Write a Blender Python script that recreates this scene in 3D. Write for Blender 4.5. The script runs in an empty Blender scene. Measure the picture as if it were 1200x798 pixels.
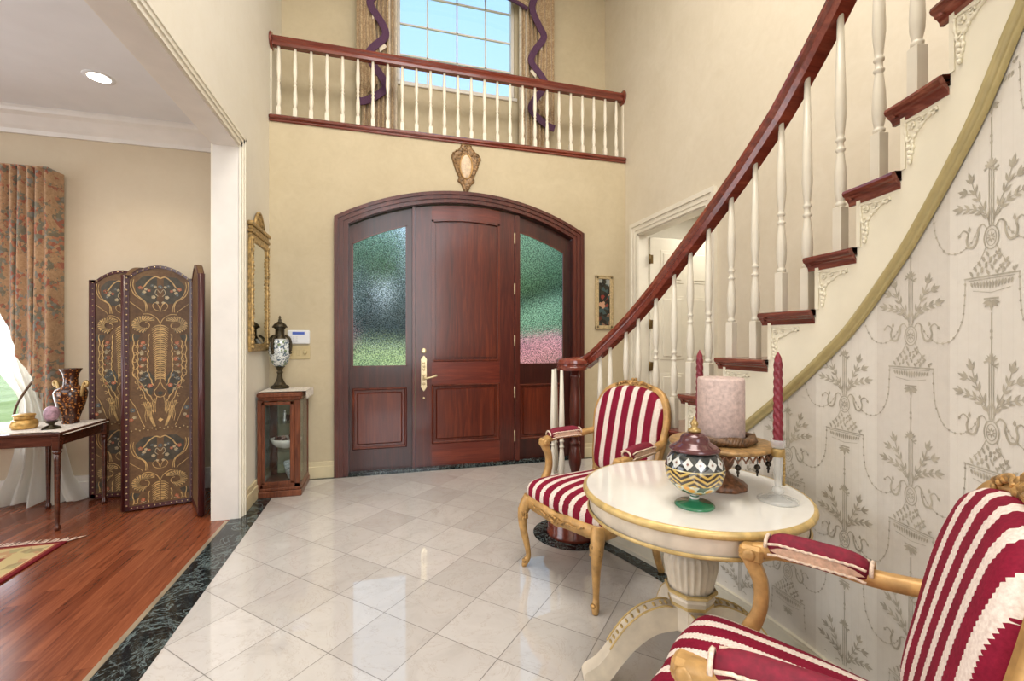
import bpy, math, random
from mathutils import Vector, Matrix
PI = math.pi
sc = bpy.context.scene
col = sc.collection
RND = random.Random(7)

# ------------------------------------------------------------------ node helpers
def _mat(name):
    m = bpy.data.materials.new(name); m.use_nodes = True
    nt = m.node_tree; nt.nodes.clear()
    out = nt.nodes.new('ShaderNodeOutputMaterial')
    b = nt.nodes.new('ShaderNodeBsdfPrincipled')
    nt.links.new(b.outputs[0], out.inputs[0])
    return m, nt, b, out
def srgb(c):
    f = lambda v: (v/12.92 if v <= 0.04045 else ((v+0.055)/1.055)**2.4)
    return tuple(f(x/255.0) for x in c[:3]) + (1.0,)
class N:
    """tiny node graph builder"""
    def __init__(s, nt): s.nt = nt
    def new(s, t, **kw):
        n = s.nt.nodes.new(t)
        for k, v in kw.items(): setattr(n, k, v)
        return n
    def link(s, a, b): s.nt.links.new(a, b)
    def val(s, inp, v):
        if hasattr(v, 'is_output') or hasattr(v, 'links') and not isinstance(v, (int, float, tuple)): s.link(v, inp)
        else: inp.default_value = v
    def math(s, op, a, b=0.0, c=0.0):
        n = s.new('ShaderNodeMath', operation=op)
        s.val(n.inputs[0], a); s.val(n.inputs[1], b)
        if op in ('MULTIPLY_ADD', 'WRAP', 'COMPARE', 'SMOOTH_MIN', 'PINGPONG'): s.val(n.inputs[2], c)
        return n.outputs[0]
    def coord(s, kind='Object'):
        n = s.new('ShaderNodeTexCoord'); return n.outputs[kind]
    def mapping(s, v, scale=(1, 1, 1), rot=(0, 0, 0), loc=(0, 0, 0)):
        n = s.new('ShaderNodeMapping'); s.link(v, n.inputs[0])
        n.inputs['Scale'].default_value = scale; n.inputs['Rotation'].default_value = rot; n.inputs['Location'].default_value = loc
        return n.outputs[0]
    def sep(s, v):
        n = s.new('ShaderNodeSeparateXYZ'); s.link(v, n.inputs[0]); return n.outputs
    def noise(s, v, scale=5, detail=3, rough=0.5, dist=0.0):
        n = s.new('ShaderNodeTexNoise'); s.link(v, n.inputs['Vector'])
        n.inputs['Scale'].default_value = scale; n.inputs['Detail'].default_value = detail
        n.inputs['Roughness'].default_value = rough; n.inputs['Distortion'].default_value = dist
        return n.outputs['Fac']
    def voro(s, v, scale=5, feature='F1', out='Distance', rnd=1.0):
        n = s.new('ShaderNodeTexVoronoi', feature=feature); s.link(v, n.inputs['Vector'])
        n.inputs['Scale'].default_value = scale; n.inputs['Randomness'].default_value = rnd
        return n.outputs[out]
    def ramp(s, f, stops, interp='LINEAR'):
        n = s.new('ShaderNodeValToRGB'); s.link(f, n.inputs[0]); cr = n.color_ramp; cr.interpolation = interp
        while len(cr.elements) > 1: cr.elements.remove(cr.elements[-1])
        cr.elements[0].position = stops[0][0]; cr.elements[0].color = srgb(stops[0][1])
        for p, c in stops[1:]:
            e = cr.elements.new(p); e.color = srgb(c)
        return n.outputs[0]
    def mix(s, f, a, b, mode='MIX'):
        n = s.new('ShaderNodeMix', data_type='RGBA', blend_type=mode)
        s.val(n.inputs[0], f); s.val(n.inputs[6], a); s.val(n.inputs[7], b); return n.outputs[2]
    def bump(s, h, strength=0.2, dist=0.01):
        n = s.new('ShaderNodeBump'); s.link(h, n.inputs['Height'])
        n.inputs['Strength'].default_value = strength; n.inputs['Distance'].default_value = dist
        return n.outputs[0]
def setp(b, **kw):
    names = dict(rough='Roughness', metal='Metallic', spec='Specular IOR Level', trans='Transmission Weight', ior='IOR',
                 coat='Coat Weight', coat_rough='Coat Roughness', sheen='Sheen Weight', sss='Subsurface Weight', alpha='Alpha')
    for k, v in kw.items(): b.inputs[names[k]].default_value = v
def plain(name, c, rough=0.5, metal=0.0, var=0.06, vscale=6, bump=0.0, bscale=60, **kw):
    """one colour with a little cloudy variation and optional fine bump"""
    m, nt, b, o = _mat(name); g = N(nt); v = g.coord('Object')
    if var > 0:
        f = g.noise(v, vscale, 4, 0.55)
        lo = tuple(max(0, x*(1-var)) for x in c); hi = tuple(min(255, x*(1+var)) for x in c)
        g.link(g.ramp(f, [(0.3, lo), (0.7, hi)]), b.inputs['Base Color'])
    else: b.inputs['Base Color'].default_value = srgb(c)
    setp(b, rough=rough, metal=metal, **kw)
    if bump > 0:
        g.link(g.bump(g.noise(v, bscale, 3), bump, 0.004), b.inputs['Normal'])
    return m
def wood(name, c1, c2, c3, axis='Z', scale=1.0, rough=0.25, coat=0.25, bump=0.03):
    """streaky grain running along one axis"""
    m, nt, b, o = _mat(name); g = N(nt); v = g.coord('Object')
    sc_ = {'X': (1.2, 16, 16), 'Y': (16, 1.2, 16), 'Z': (16, 16, 1.2)}[axis]
    mv = g.mapping(v, tuple(scale*x for x in sc_))
    f = g.noise(mv, 2.2, 6, 0.6, 1.2)
    f2 = g.noise(g.mapping(v, tuple(scale*x*0.3 for x in sc_)), 1.5, 3, 0.5)
    ff = g.math('ADD', g.math('MULTIPLY', f, 0.7), g.math('MULTIPLY', f2, 0.3))
    g.link(g.ramp(ff, [(0.3, c1), (0.5, c2), (0.68, c3)]), b.inputs['Base Color'])
    setp(b, rough=rough, coat=coat, coat_rough=0.12, spec=0.4)
    g.link(g.bump(f, bump, 0.002), b.inputs['Normal'])
    return m

# ------------------------------------------------------------------ mesh builder
class MB:
    def __init__(s): s.v = []; s.f = []; s.mi = []; s.sm = []
    def add(s, vs, fs, mi=0, smooth=False, M=None):
        o = len(s.v)
        for p in vs:
            p = Vector(p)
            if M is not None: p = M @ p
            s.v.append(tuple(p))
        for f in fs:
            s.f.append(tuple(i+o for i in f)); s.mi.append(mi); s.sm.append(smooth)
        return s
    def box(s, x0, x1, y0, y1, z0, z1, mi=0, M=None):
        vs = [(x, y, z) for z in (z0, z1) for y in (y0, y1) for x in (x0, x1)]
        return s.add(vs, [(0, 2, 3, 1), (4, 5, 7, 6), (0, 1, 5, 4), (2, 6, 7, 3), (0, 4, 6, 2), (1, 3, 7, 5)], mi, False, M)
    def bbox(s, x0, x1, y0, y1, z0, z1, r=0.004, mi=0, M=None):
        """box with chamfered edges"""
        r = min(r, (x1-x0)*.45, (y1-y0)*.45, (z1-z0)*.45)
        X = (x0, x1); Y = (y0, y1); Z = (z0, z1); vs = []; idx = {}
        for i in (0, 1):
            for j in (0, 1):
                for k in (0, 1):
                    dx = r*(1-2*i); dy = r*(1-2*j); dz = r*(1-2*k)
                    for a, d in enumerate(((0, dy, dz), (dx, 0, dz), (dx, dy, 0))):
                        idx[(i, j, k, a)] = len(vs); vs.append((X[i]+d[0], Y[j]+d[1], Z[k]+d[2]))
        q = lambda *a: idx[a]; fs = []
        for i in (0, 1):
            f = [q(i, 0, 0, 0), q(i, 1, 0, 0), q(i, 1, 1, 0), q(i, 0, 1, 0)]; fs.append(f if i else f[::-1])
            f = [q(0, i, 0, 1), q(0, i, 1, 1), q(1, i, 1, 1), q(1, i, 0, 1)]; fs.append(f if i else f[::-1])
            f = [q(0, 0, i, 2), q(1, 0, i, 2), q(1, 1, i, 2), q(0, 1, i, 2)]; fs.append(f if i else f[::-1])
        for j in (0, 1):
            for k in (0, 1):
                fs.append([q(0, j, k, 1), q(1, j, k, 1), q(1, j, k, 2), q(0, j, k, 2)])
                fs.append([q(j, 0, k, 0), q(j, 1, k, 0), q(j, 1, k, 2), q(j, 0, k, 2)])
                fs.append([q(j, k, 0, 0), q(j, k, 1, 0), q(j, k, 1, 1), q(j, k, 0, 1)])
                for i in (0, 1):
                    pass
        for i in (0, 1):
            for j in (0, 1):
                for k in (0, 1): fs.append([q(i, j, k, 0), q(i, j, k, 1), q(i, j, k, 2)])
        return s.add(vs, fs, mi, False, M)
    def lathe(s, prof, seg=24, mi=0, M=None, smooth=True, cap=True, fl=None):
        """prof = [(r, z)...] around Z; fl(angle, z) scales the radius"""
        vs = []; fs = []; n = len(prof)
        for (r, z) in prof:
            for k in range(seg):
                a = 2*PI*k/seg; rr = r*(fl(a, z) if fl else 1.0)
                vs.append((rr*math.cos(a), rr*math.sin(a), z))
        for i in range(n-1):
            for k in range(seg):
                k2 = (k+1) % seg
                fs.append((i*seg+k, i*seg+k2, (i+1)*seg+k2, (i+1)*seg+k))
        s.add(vs, fs, mi, smooth, M)
        if cap:
            o = len(s.v)-len(vs)
            s.f.append(tuple(o+k for k in range(seg))[::-1]); s.mi.append(mi); s.sm.append(False)
            s.f.append(tuple(o+(n-1)*seg+k for k in range(seg))); s.mi.append(mi); s.sm.append(False)
        return s
    def tube(s, path, rad, seg=8, mi=0, closed=False, M=None, up=(0, 0, 1), sect=None, smooth=True, cap=True):
        """sweep along path; rad number or list; sect = list of (a, b) offsets (side, up) times rad"""
        P = [Vector(p) for p in path]; n = len(P)
        if not hasattr(rad, '__len__'): rad = [rad]*n
        if sect is None: sect = [(math.cos(2*PI*k/seg), math.sin(2*PI*k/seg)) for k in range(seg)]
        seg = len(sect); vs = []; fs = []; side = None
        for i in range(n):
            if closed: t = P[(i+1) % n]-P[i-1]
            else: t = P[min(i+1, n-1)]-P[max(i-1, 0)]
            if t.length < 1e-9: t = Vector((0, 0, 1))
            t.normalize()
            u = Vector(up) if not callable(up) else Vector(up(i))
            sd = t.cross(u)
            if sd.length < 0.05:
                sd = side if side is not None else t.cross(Vector((0.3, 1, 0.1)))
            sd = sd - t*sd.dot(t); sd.normalize()
            if side is not None and not callable(up) and sd.dot(side) < 0 and abs(t.dot(u)) > 0.9: sd = -sd
            side = sd; w = sd.cross(t); w.normalize()
            for (a, b) in sect: vs.append(P[i]+sd*(a*rad[i])+w*(b*rad[i]))
        m = n if closed else n-1
        for i in range(m):
            j = (i+1) % n
            for k in range(seg):
                k2 = (k+1) % seg
                fs.append((i*seg+k, i*seg+k2, j*seg+k2, j*seg+k))
        s.add(vs, fs, mi, smooth, M)
        if cap and not closed:
            o = len(s.v)-len(vs)
            s.f.append(tuple(o+k for k in range(seg))[::-1]); s.mi.append(mi); s.sm.append(False)
            s.f.append(tuple(o+(n-1)*seg+k for k in range(seg))); s.mi.append(mi); s.sm.append(False)
        return s
    def prism(s, poly, depth, mi=0, M=None, smooth=False):
        """extrude an outline in the local XZ plane from y=0 to y=depth"""
        n = len(poly); vs = [(x, 0, z) for x, z in poly]+[(x, depth, z) for x, z in poly]
        fs = [tuple(range(n)), tuple(range(2*n-1, n-1, -1))]
        for i in range(n):
            j = (i+1) % n; fs.append((i, i+n, j+n, j))
        return s.add(vs, fs, mi, smooth, M)
    def grid(s, fn, nu, nv, mi=0, M=None, smooth=True, cu=False, cv=False):
        """surface fn(u, v), u, v in 0..1"""
        mu = nu if cu else nu+1; mv = nv if cv else nv+1
        vs = [fn(i/nu, j/nv) for i in range(mu) for j in range(mv)]; fs = []
        for i in range(nu):
            for j in range(nv):
                i2 = (i+1) % mu; j2 = (j+1) % mv
                fs.append((i*mv+j, i2*mv+j, i2*mv+j2, i*mv+j2))
        return s.add(vs, fs, mi, smooth, M)
    def ball(s, c, r, mi=0, seg=10, rings=6, M=None):
        rx, ry, rz = r if hasattr(r, '__len__') else (r, r, r)
        vs = [(c[0], c[1], c[2]-rz)]; fs = []
        for i in range(1, rings):
            ph = -PI/2+PI*i/rings
            for k in range(seg):
                a = 2*PI*k/seg
                vs.append((c[0]+rx*math.cos(ph)*math.cos(a), c[1]+ry*math.cos(ph)*math.sin(a), c[2]+rz*math.sin(ph)))
        vs.append((c[0], c[1], c[2]+rz)); L = len(vs)-1
        for k in range(seg):
            k2 = (k+1) % seg
            fs.append((0, 1+k2, 1+k)); fs.append((L, 1+(rings-2)*seg+k, 1+(rings-2)*seg+k2))
            for i in range(rings-2): fs.append((1+i*seg+k, 1+i*seg+k2, 1+(i+1)*seg+k2, 1+(i+1)*seg+k))
        return s.add(vs, fs, mi, True, M)
    def ribbon(s, pts, w, mi=0, fn=None):
        """flat strip following 2D pts, width w (number or list), mapped by fn(a, b) to 3D"""
        n = len(pts)
        if not hasattr(w, '__len__'): w = [w]*n
        vs = []
        for i in range(n):
            a = pts[max(i-1, 0)]; b = pts[min(i+1, n-1)]
            dx, dy = b[0]-a[0], b[1]-a[1]; L = math.hypot(dx, dy) or 1
            nx, ny = -dy/L*w[i]/2, dx/L*w[i]/2
            vs.append(fn(pts[i][0]+nx, pts[i][1]+ny)); vs.append(fn(pts[i][0]-nx, pts[i][1]-ny))
        return s.add(vs, [(2*i, 2*i+1, 2*i+3, 2*i+2) for i in range(n-1)], mi)
    def poly(s, pts, mi=0, fn=None):
        return s.add([fn(a, b) for a, b in pts], [tuple(range(len(pts)))], mi)
    def build(s, name, mats, parent=None, loc=None, rotz=0, auto=None, fix=True):
        me = bpy.data.meshes.new(name); me.from_pydata(s.v, [], s.f)
        if not isinstance(mats, (list, tuple)): mats = [mats]
        for m in mats: me.materials.append(m)
        me.polygons.foreach_set('material_index', s.mi); me.polygons.foreach_set('use_smooth', s.sm)
        me.validate()
        if fix:
            import bmesh
            bm = bmesh.new(); bm.from_mesh(me); bmesh.ops.recalc_face_normals(bm, faces=bm.faces); bm.to_mesh(me); bm.free()
        me.update()
        o = bpy.data.objects.new(name, me); col.objects.link(o)
        if parent is not None: o.parent = parent
        if loc is not None: o.location = loc
        o.rotation_euler = (0, 0, rotz)
        return o
def empty(name, loc=(0, 0, 0), rotz=0):
    o = bpy.data.objects.new(name, None); col.objects.link(o); o.location = loc; o.rotation_euler = (0, 0, rotz)
    o.empty_display_size = 0.1
    return o
def tag(o, label, cat, group=None, kind=None):
    o['label'] = label; o['category'] = cat
    if group: o['group'] = group
    if kind: o['kind'] = kind
    return o
def struct(o, label=None, cat=None):
    o['kind'] = 'structure'
    if label: o['label'] = label
    if cat: o['category'] = cat
    return o
def thing(name, label, cat, loc=(0, 0, 0), rotz=0, group=None):
    return tag(empty(name, loc, rotz), label, cat, group)
def copy_tree(o, parent=None):
    c = o.copy(); col.objects.link(c)
    if parent is not None: c.parent = parent
    for ch in list(o.children): copy_tree(ch, c)
    return c
def T(x=0, y=0, z=0): return Matrix.Translation((x, y, z))
def RZ(a): return Matrix.Rotation(a, 4, 'Z')
def RX(a): return Matrix.Rotation(a, 4, 'X')
def RY(a): return Matrix.Rotation(a, 4, 'Y')
def lerp(a, b, t): return a+(b-a)*t
def interp(x, tab):
    if x <= tab[0][0]:
        (a, b), (c, d) = tab[0], tab[1]
    elif x >= tab[-1][0]:
        (a, b), (c, d) = tab[-2], tab[-1]
    else:
        for i in range(len(tab)-1):
            if tab[i][0] <= x <= tab[i+1][0]: (a, b), (c, d) = tab[i], tab[i+1]; break
    return b+(d-b)*(x-a)/(c-a)
def spline(pts, n=8, closed=False):
    """Catmull-Rom through points (tuples of any length)"""
    out = []; L = len(pts); m = L if closed else L-1
    for i in range(m):
        p0 = pts[(i-1) % L] if closed or i > 0 else pts[0]
        p1 = pts[i]; p2 = pts[(i+1) % L]; p3 = pts[(i+2) % L] if closed or i+2 < L else pts[-1]
        for k in range(n):
            t = k/n
            out.append(tuple(0.5*((2*b)+(-a+c)*t+(2*a-5*b+4*c-d)*t*t+(-a+3*b-3*c+d)*t**3) for a, b, c, d in zip(p0, p1, p2, p3)))
    if not closed: out.append(tuple(pts[-1]))
    return out
# ------------------------------------------------------------------ materials
def wall_mat(name, c1, c2, rough=0.62):
    m, nt, b, o = _mat(name); g = N(nt); v = g.coord('Object')
    f = g.math('ADD', g.math('MULTIPLY', g.noise(v, 2.2, 5, 0.6, 0.8), 0.6), g.math('MULTIPLY', g.noise(v, 11, 4, 0.6, 1.5), 0.4))
    g.link(g.ramp(f, [(0.35, c1), (0.65, c2)]), b.inputs['Base Color']); setp(b, rough=rough, spec=0.3)
    return m
M_wall = wall_mat('foyer paper dim tone', (196, 181, 150), (206, 192, 162))  # same paper as the right wall; dimmer light put into its colour
M_wall_r = wall_mat('foyer paper lit tone', (214, 203, 181), (222, 212, 192))  # lighter copy of the foyer paper, stronger light put into the colour
M_wall_lit = wall_mat('foyer wall bright lit tone', (227, 221, 206), (232, 227, 214))  # whiter tone carries the bright light on the left wall
M_wall_room = wall_mat('sitting room wall', (203, 187, 160), (207, 192, 166))
M_ceil = plain('ceiling white', (226, 226, 226), 0.7, var=0.01)
M_trim = plain('cream trim paint', (232, 226, 210), 0.35, var=0.02)
M_trimw = plain('white trim paint', (226, 221, 212), 0.35, var=0.02)
M_base = plain('beige baseboard paint', (214, 200, 164), 0.4, var=0.03)
M_bal = plain('baluster paint', (216, 209, 193), 0.32, var=0.03)
M_balw = plain('white baluster paint', (240, 232, 214), 0.35, var=0.02)
M_string = plain('cream stringer paint', (230, 223, 202), 0.45, var=0.02)
M_mould = plain('antique gold paint', (178, 162, 112), 0.38, metal=0.1, var=0.04, vscale=20)
M_mah = wood('mahogany vertical', (56, 20, 16), (80, 31, 23), (104, 46, 32), 'Z', 1.0, 0.3, 0.35)
M_mahx = wood('mahogany horizontal', (78, 28, 19), (106, 42, 28), (132, 58, 38), 'X', 1.0, 0.3, 0.35)
M_mahdark = wood('recess shaded mahogany', (38, 14, 12), (58, 22, 17), (76, 32, 24), 'Z', 1.0, 0.3, 0.3)  # darker mahogany copy; shade of the recessed parts put into the colour
M_panel = wood('mahogany panel', (66, 26, 18), (94, 38, 23), (120, 54, 32), 'Z', 0.7, 0.28, 0.35)
M_rail = wood('handrail mahogany', (80, 30, 22), (114, 48, 34), (142, 68, 48), 'X', 0.7, 0.2, 0.6)
M_tread = wood('tread mahogany', (74, 30, 24), (110, 52, 40), (146, 84, 66), 'Y', 1.0, 0.25, 0.4)
M_cab = wood('cabinet walnut', (62, 30, 18), (108, 58, 36), (142, 84, 56), 'Z', 1.6, 0.35, 0.2)
M_dark = wood('dark table wood', (44, 20, 13), (74, 37, 25), (102, 55, 38), 'X', 1.0, 0.25, 0.4)
M_brass = plain('aged brass', (176, 148, 96), 0.32, metal=0.6, var=0.1, vscale=40)
M_brassl = plain('bright brass', (222, 204, 164), 0.25, metal=0.5, var=0.08, vscale=60)
M_darkbrass = plain('dark brass hinge', (110, 88, 52), 0.4, metal=0.7)
M_gild = plain('gilded wood', (190, 149, 92), 0.4, metal=0.2, var=0.13, vscale=22, bump=0.12, bscale=70)
M_gilddk = plain('old gilt carving', (164, 128, 78), 0.45, metal=0.35, var=0.35, vscale=60, bump=0.3, bscale=120)
M_frame = plain('mirror gilt', (164, 136, 88), 0.4, metal=0.4, var=0.3, vscale=45, bump=0.4, bscale=90)
M_tabletop = plain('cream lacquer', (230, 227, 220), 0.12, var=0.02, coat=0.5)
M_tablebody = plain('antique white paint', (222, 210, 190), 0.38, var=0.08, vscale=9)
M_tablegold = plain('table gilt line', (200, 172, 112), 0.35, metal=0.25, var=0.12, vscale=25)
M_lace = plain('white lace', (226, 218, 206), 0.8, var=0.12, vscale=90, bump=0.4, bscale=160)
M_white = plain('white plastic', (230, 232, 234), 0.4, var=0.0)
M_blue = plain('blue display', (70, 100, 190), 0.3, var=0.0)
M_plate = plain('beige switch plate', (196, 178, 134), 0.4, var=0.05)
M_bronze = plain('dark bronze', (62, 54, 38), 0.4, metal=0.6, var=0.35, vscale=60, bump=0.3, bscale=120)
M_candle = plain('mottled taupe wax', (190, 168, 160), 0.6, var=0.1, vscale=70, sss=0.0)
M_wax = plain('burgundy wax', (126, 34, 48), 0.4, var=0.1)
M_gate = plain('brown carved resin', (116, 78, 54), 0.4, var=0.35, vscale=60, bump=0.4, bscale=110)
M_ring = plain('rope ring resin', (92, 66, 42), 0.45, var=0.3, vscale=50)
M_plategold = plain('gold compote plate', (156, 122, 78), 0.35, metal=0.3, var=0.25, vscale=50, bump=0.2, bscale=90)
M_purple = plain('purple fringe', (84, 54, 80), 0.85, var=0.25, vscale=120, bump=0.6, bscale=200)
M_jar_lid = plain('burgundy lacquer', (92, 44, 48), 0.18, metal=0.2, var=0.15, coat=0.6)
M_jar_foot = plain('green glass foot', (48, 120, 84), 0.12, var=0.12, coat=0.6)
M_wire = plain('blackened iron', (46, 38, 30), 0.5, metal=0.5)
M_pewter = plain('pale silver', (210, 208, 204), 0.3, metal=0.5, var=0.15, vscale=60)
M_mauve = plain('mauve mineral', (160, 128, 140), 0.5, var=0.3, vscale=40, bump=0.3, bscale=70)
M_goldbox = plain('gold box', (196, 156, 88), 0.35, metal=0.4, var=0.15, vscale=40)
M_lamp = None
def emit(name, c, s):
    m = bpy.data.materials.new(name); m.use_nodes = True; nt = m.node_tree; nt.nodes.clear()
    o = nt.nodes.new('ShaderNodeOutputMaterial'); e = nt.nodes.new('ShaderNodeEmission')
    e.inputs[0].default_value = srgb(c); e.inputs[1].default_value = s; nt.links.new(e.outputs[0], o.inputs[0]); return m
M_lamp = emit('lamp glow', (255, 246, 224), 6.0)

def clear_glass(name, tint=(250, 252, 252), rough=0.0):
    """thin pane: mostly see-through with a sharp reflection"""
    m = bpy.data.materials.new(name); m.use_nodes = True; nt = m.node_tree; nt.nodes.clear(); g = N(nt)
    o = g.new('ShaderNodeOutputMaterial'); t = g.new('ShaderNodeBsdfTransparent'); gl = g.new('ShaderNodeBsdfGlossy')
    t.inputs[0].default_value = srgb(tint); gl.inputs['Roughness'].default_value = rough
    lw = g.new('ShaderNodeLayerWeight'); lw.inputs[0].default_value = 0.5
    fac = g.math('MULTIPLY_ADD', g.math('POWER', lw.outputs['Facing'], 4.0), 0.5, 0.03)
    mx = g.new('ShaderNodeMixShader'); g.link(fac, mx.inputs[0]); g.link(t.outputs[0], mx.inputs[1]); g.link(gl.outputs[0], mx.inputs[2])
    g.link(mx.outputs[0], o.inputs[0]); return m
M_pane = clear_glass('window pane')
M_cabglass = clear_glass('cabinet glass', (246, 250, 250))
def solid_glass(name, c=(255, 255, 255), rough=0.02):
    m, nt, b, o = _mat(name); b.inputs['Base Color'].default_value = srgb(c); setp(b, rough=rough, trans=1.0, ior=1.5); return m
def crystal_mat():
    m, nt, b, o = _mat('cut crystal'); g = N(nt); b.inputs['Base Color'].default_value = srgb((232, 234, 232)); setp(b, rough=0.06, spec=0.8)
    t = g.new('ShaderNodeBsdfTransparent'); mx = g.new('ShaderNodeMixShader'); mx.inputs[0].default_value = 0.34
    g.link(t.outputs[0], mx.inputs[1]); g.link(b.outputs[0], mx.inputs[2]); g.link(mx.outputs[0], o.inputs[0]); return m
M_crystal = crystal_mat()
def rain_glass():
    m = bpy.data.materials.new('pebbled sidelight glass'); m.use_nodes = True; nt = m.node_tree; nt.nodes.clear(); g = N(nt)
    o = g.new('ShaderNodeOutputMaterial'); r = g.new('ShaderNodeBsdfRefraction'); r.inputs['IOR'].default_value = 1.22
    r.inputs['Roughness'].default_value = 0.0; r.inputs['Color'].default_value = srgb((238, 244, 240))
    gl = g.new('ShaderNodeBsdfGlossy'); gl.inputs['Roughness'].default_value = 0.25
    fr = g.new('ShaderNodeFresnel'); fr.inputs[0].default_value = 1.3
    v = g.coord('Object')
    h = g.math('ADD', g.noise(v, 70, 2, 0.5, 0.6), g.math('MULTIPLY', g.voro(v, 60), 0.6))
    nb = g.bump(h, 0.6, 0.006)
    g.link(nb, r.inputs['Normal']); g.link(nb, gl.inputs['Normal'])
    sp = g.math('ADD', g.math('MULTIPLY', g.noise(v, 110, 2, 0.6, 0.5), 0.65), g.math('MULTIPLY', g.voro(v, 95), 0.5))
    g.link(g.ramp(sp, [(0.36, (150, 158, 156)), (0.52, (216, 222, 218)), (0.68, (255, 255, 252))]), r.inputs['Color'])  # sparkle of the pebbles painted as light and dark speckle in the colour
    mx = g.new('ShaderNodeMixShader'); g.link(fr.outputs[0], mx.inputs[0]); g.link(r.outputs[0], mx.inputs[1]); g.link(gl.outputs[0], mx.inputs[2])
    g.link(mx.outputs[0], o.inputs[0]); return m
M_rain = rain_glass()

def marble_tiles():
    m, nt, b, o = _mat('cream marble tiles'); g = N(nt); v = g.coord('Object'); s = g.sep(v)
    P = 0.4310
    a = g.math('DIVIDE', g.math('SUBTRACT', g.math('ADD', s[0], s[1]), 2.123), P)
    c = g.math('DIVIDE', g.math('SUBTRACT', g.math('SUBTRACT', s[0], s[1]), -1.713), P)
    fa = g.math('FRACT', a); fc = g.math('FRACT', c)
    ea = g.math('MINIMUM', fa, g.math('SUBTRACT', 1.0, fa)); ec = g.math('MINIMUM', fc, g.math('SUBTRACT', 1.0, fc))
    e = g.math('MINIMUM', ea, ec)
    grout = g.math('LESS_THAN', e, 0.006)
    cb = g.new('ShaderNodeCombineXYZ'); g.link(g.math('FLOOR', a), cb.inputs[0]); g.link(g.math('FLOOR', c), cb.inputs[1])
    wn = g.new('ShaderNodeTexWhiteNoise'); g.link(cb.outputs[0], wn.inputs[0])
    va = g.new('ShaderNodeVectorMath', operation='MULTIPLY_ADD'); g.link(wn.outputs[1], va.inputs[0]); va.inputs[1].default_value = (9, 9, 9); g.link(v, va.inputs[2])
    cl = g.noise(va.outputs[0], 4.2, 6, 0.62, 1.6)
    base = g.ramp(cl, [(0.28, (186, 176, 164)), (0.45, (206, 199, 190)), (0.62, (214, 208, 200)), (0.8, (204, 192, 172))])
    ton = g.ramp(wn.outputs[0], [(0.0, (214, 208, 200)), (0.5, (236, 233, 228)), (1.0, (250, 247, 243))])
    base = g.mix(1.0, base, ton, 'MULTIPLY')
    base = g.mix(0.45, base, (0.665, 0.66, 0.66, 1), 'MIX')
    vn = g.noise(va.outputs[0], 3.0, 8, 0.7, 2.2)
    vein = g.math('LESS_THAN', g.math('ABSOLUTE', g.math('SUBTRACT', vn, 0.5)), 0.006)
    base = g.mix(g.math('MULTIPLY', vein, 0.35), base, srgb((168, 150, 134)))
    colr = g.mix(g.math('MULTIPLY', grout, 0.85), base, srgb((112, 106, 100)))
    g.link(colr, b.inputs['Base Color'])
    g.link(g.math('MULTIPLY_ADD', grout, 0.35, 0.03), b.inputs['Roughness'])
    setp(b, spec=0.6, ior=1.5, coat=0.6, coat_rough=0.02)
    return m
M_tile = marble_tiles()
def black_marble():
    m, nt, b, o = _mat('verde black marble'); g = N(nt); v = g.coord('Object')
    f1 = g.noise(v, 5, 9, 0.72, 2.5); f2 = g.noise(v, 13, 8, 0.7, 1.5)
    v1 = g.math('SUBTRACT', 1.0, g.math('MINIMUM', 1.0, g.math('MULTIPLY', g.math('ABSOLUTE', g.math('SUBTRACT', f1, 0.5)), 45)))
    v2 = g.math('SUBTRACT', 1.0, g.math('MINIMUM', 1.0, g.math('MULTIPLY', g.math('ABSOLUTE', g.math('SUBTRACT', f2, 0.53)), 30)))
    vv = g.math('MAXIMUM', g.math('MULTIPLY', v1, 0.6), g.math('MULTIPLY', v2, 0.12))
    bs = g.ramp(g.noise(v, 9, 5, 0.6), [(0.3, (8, 11, 13)), (0.7, (20, 28, 31))])
    g.link(g.mix(vv, bs, srgb((150, 168, 166))), b.inputs['Base Color']); setp(b, rough=0.07, spec=0.5); return m
M_black = black_marble()
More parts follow.
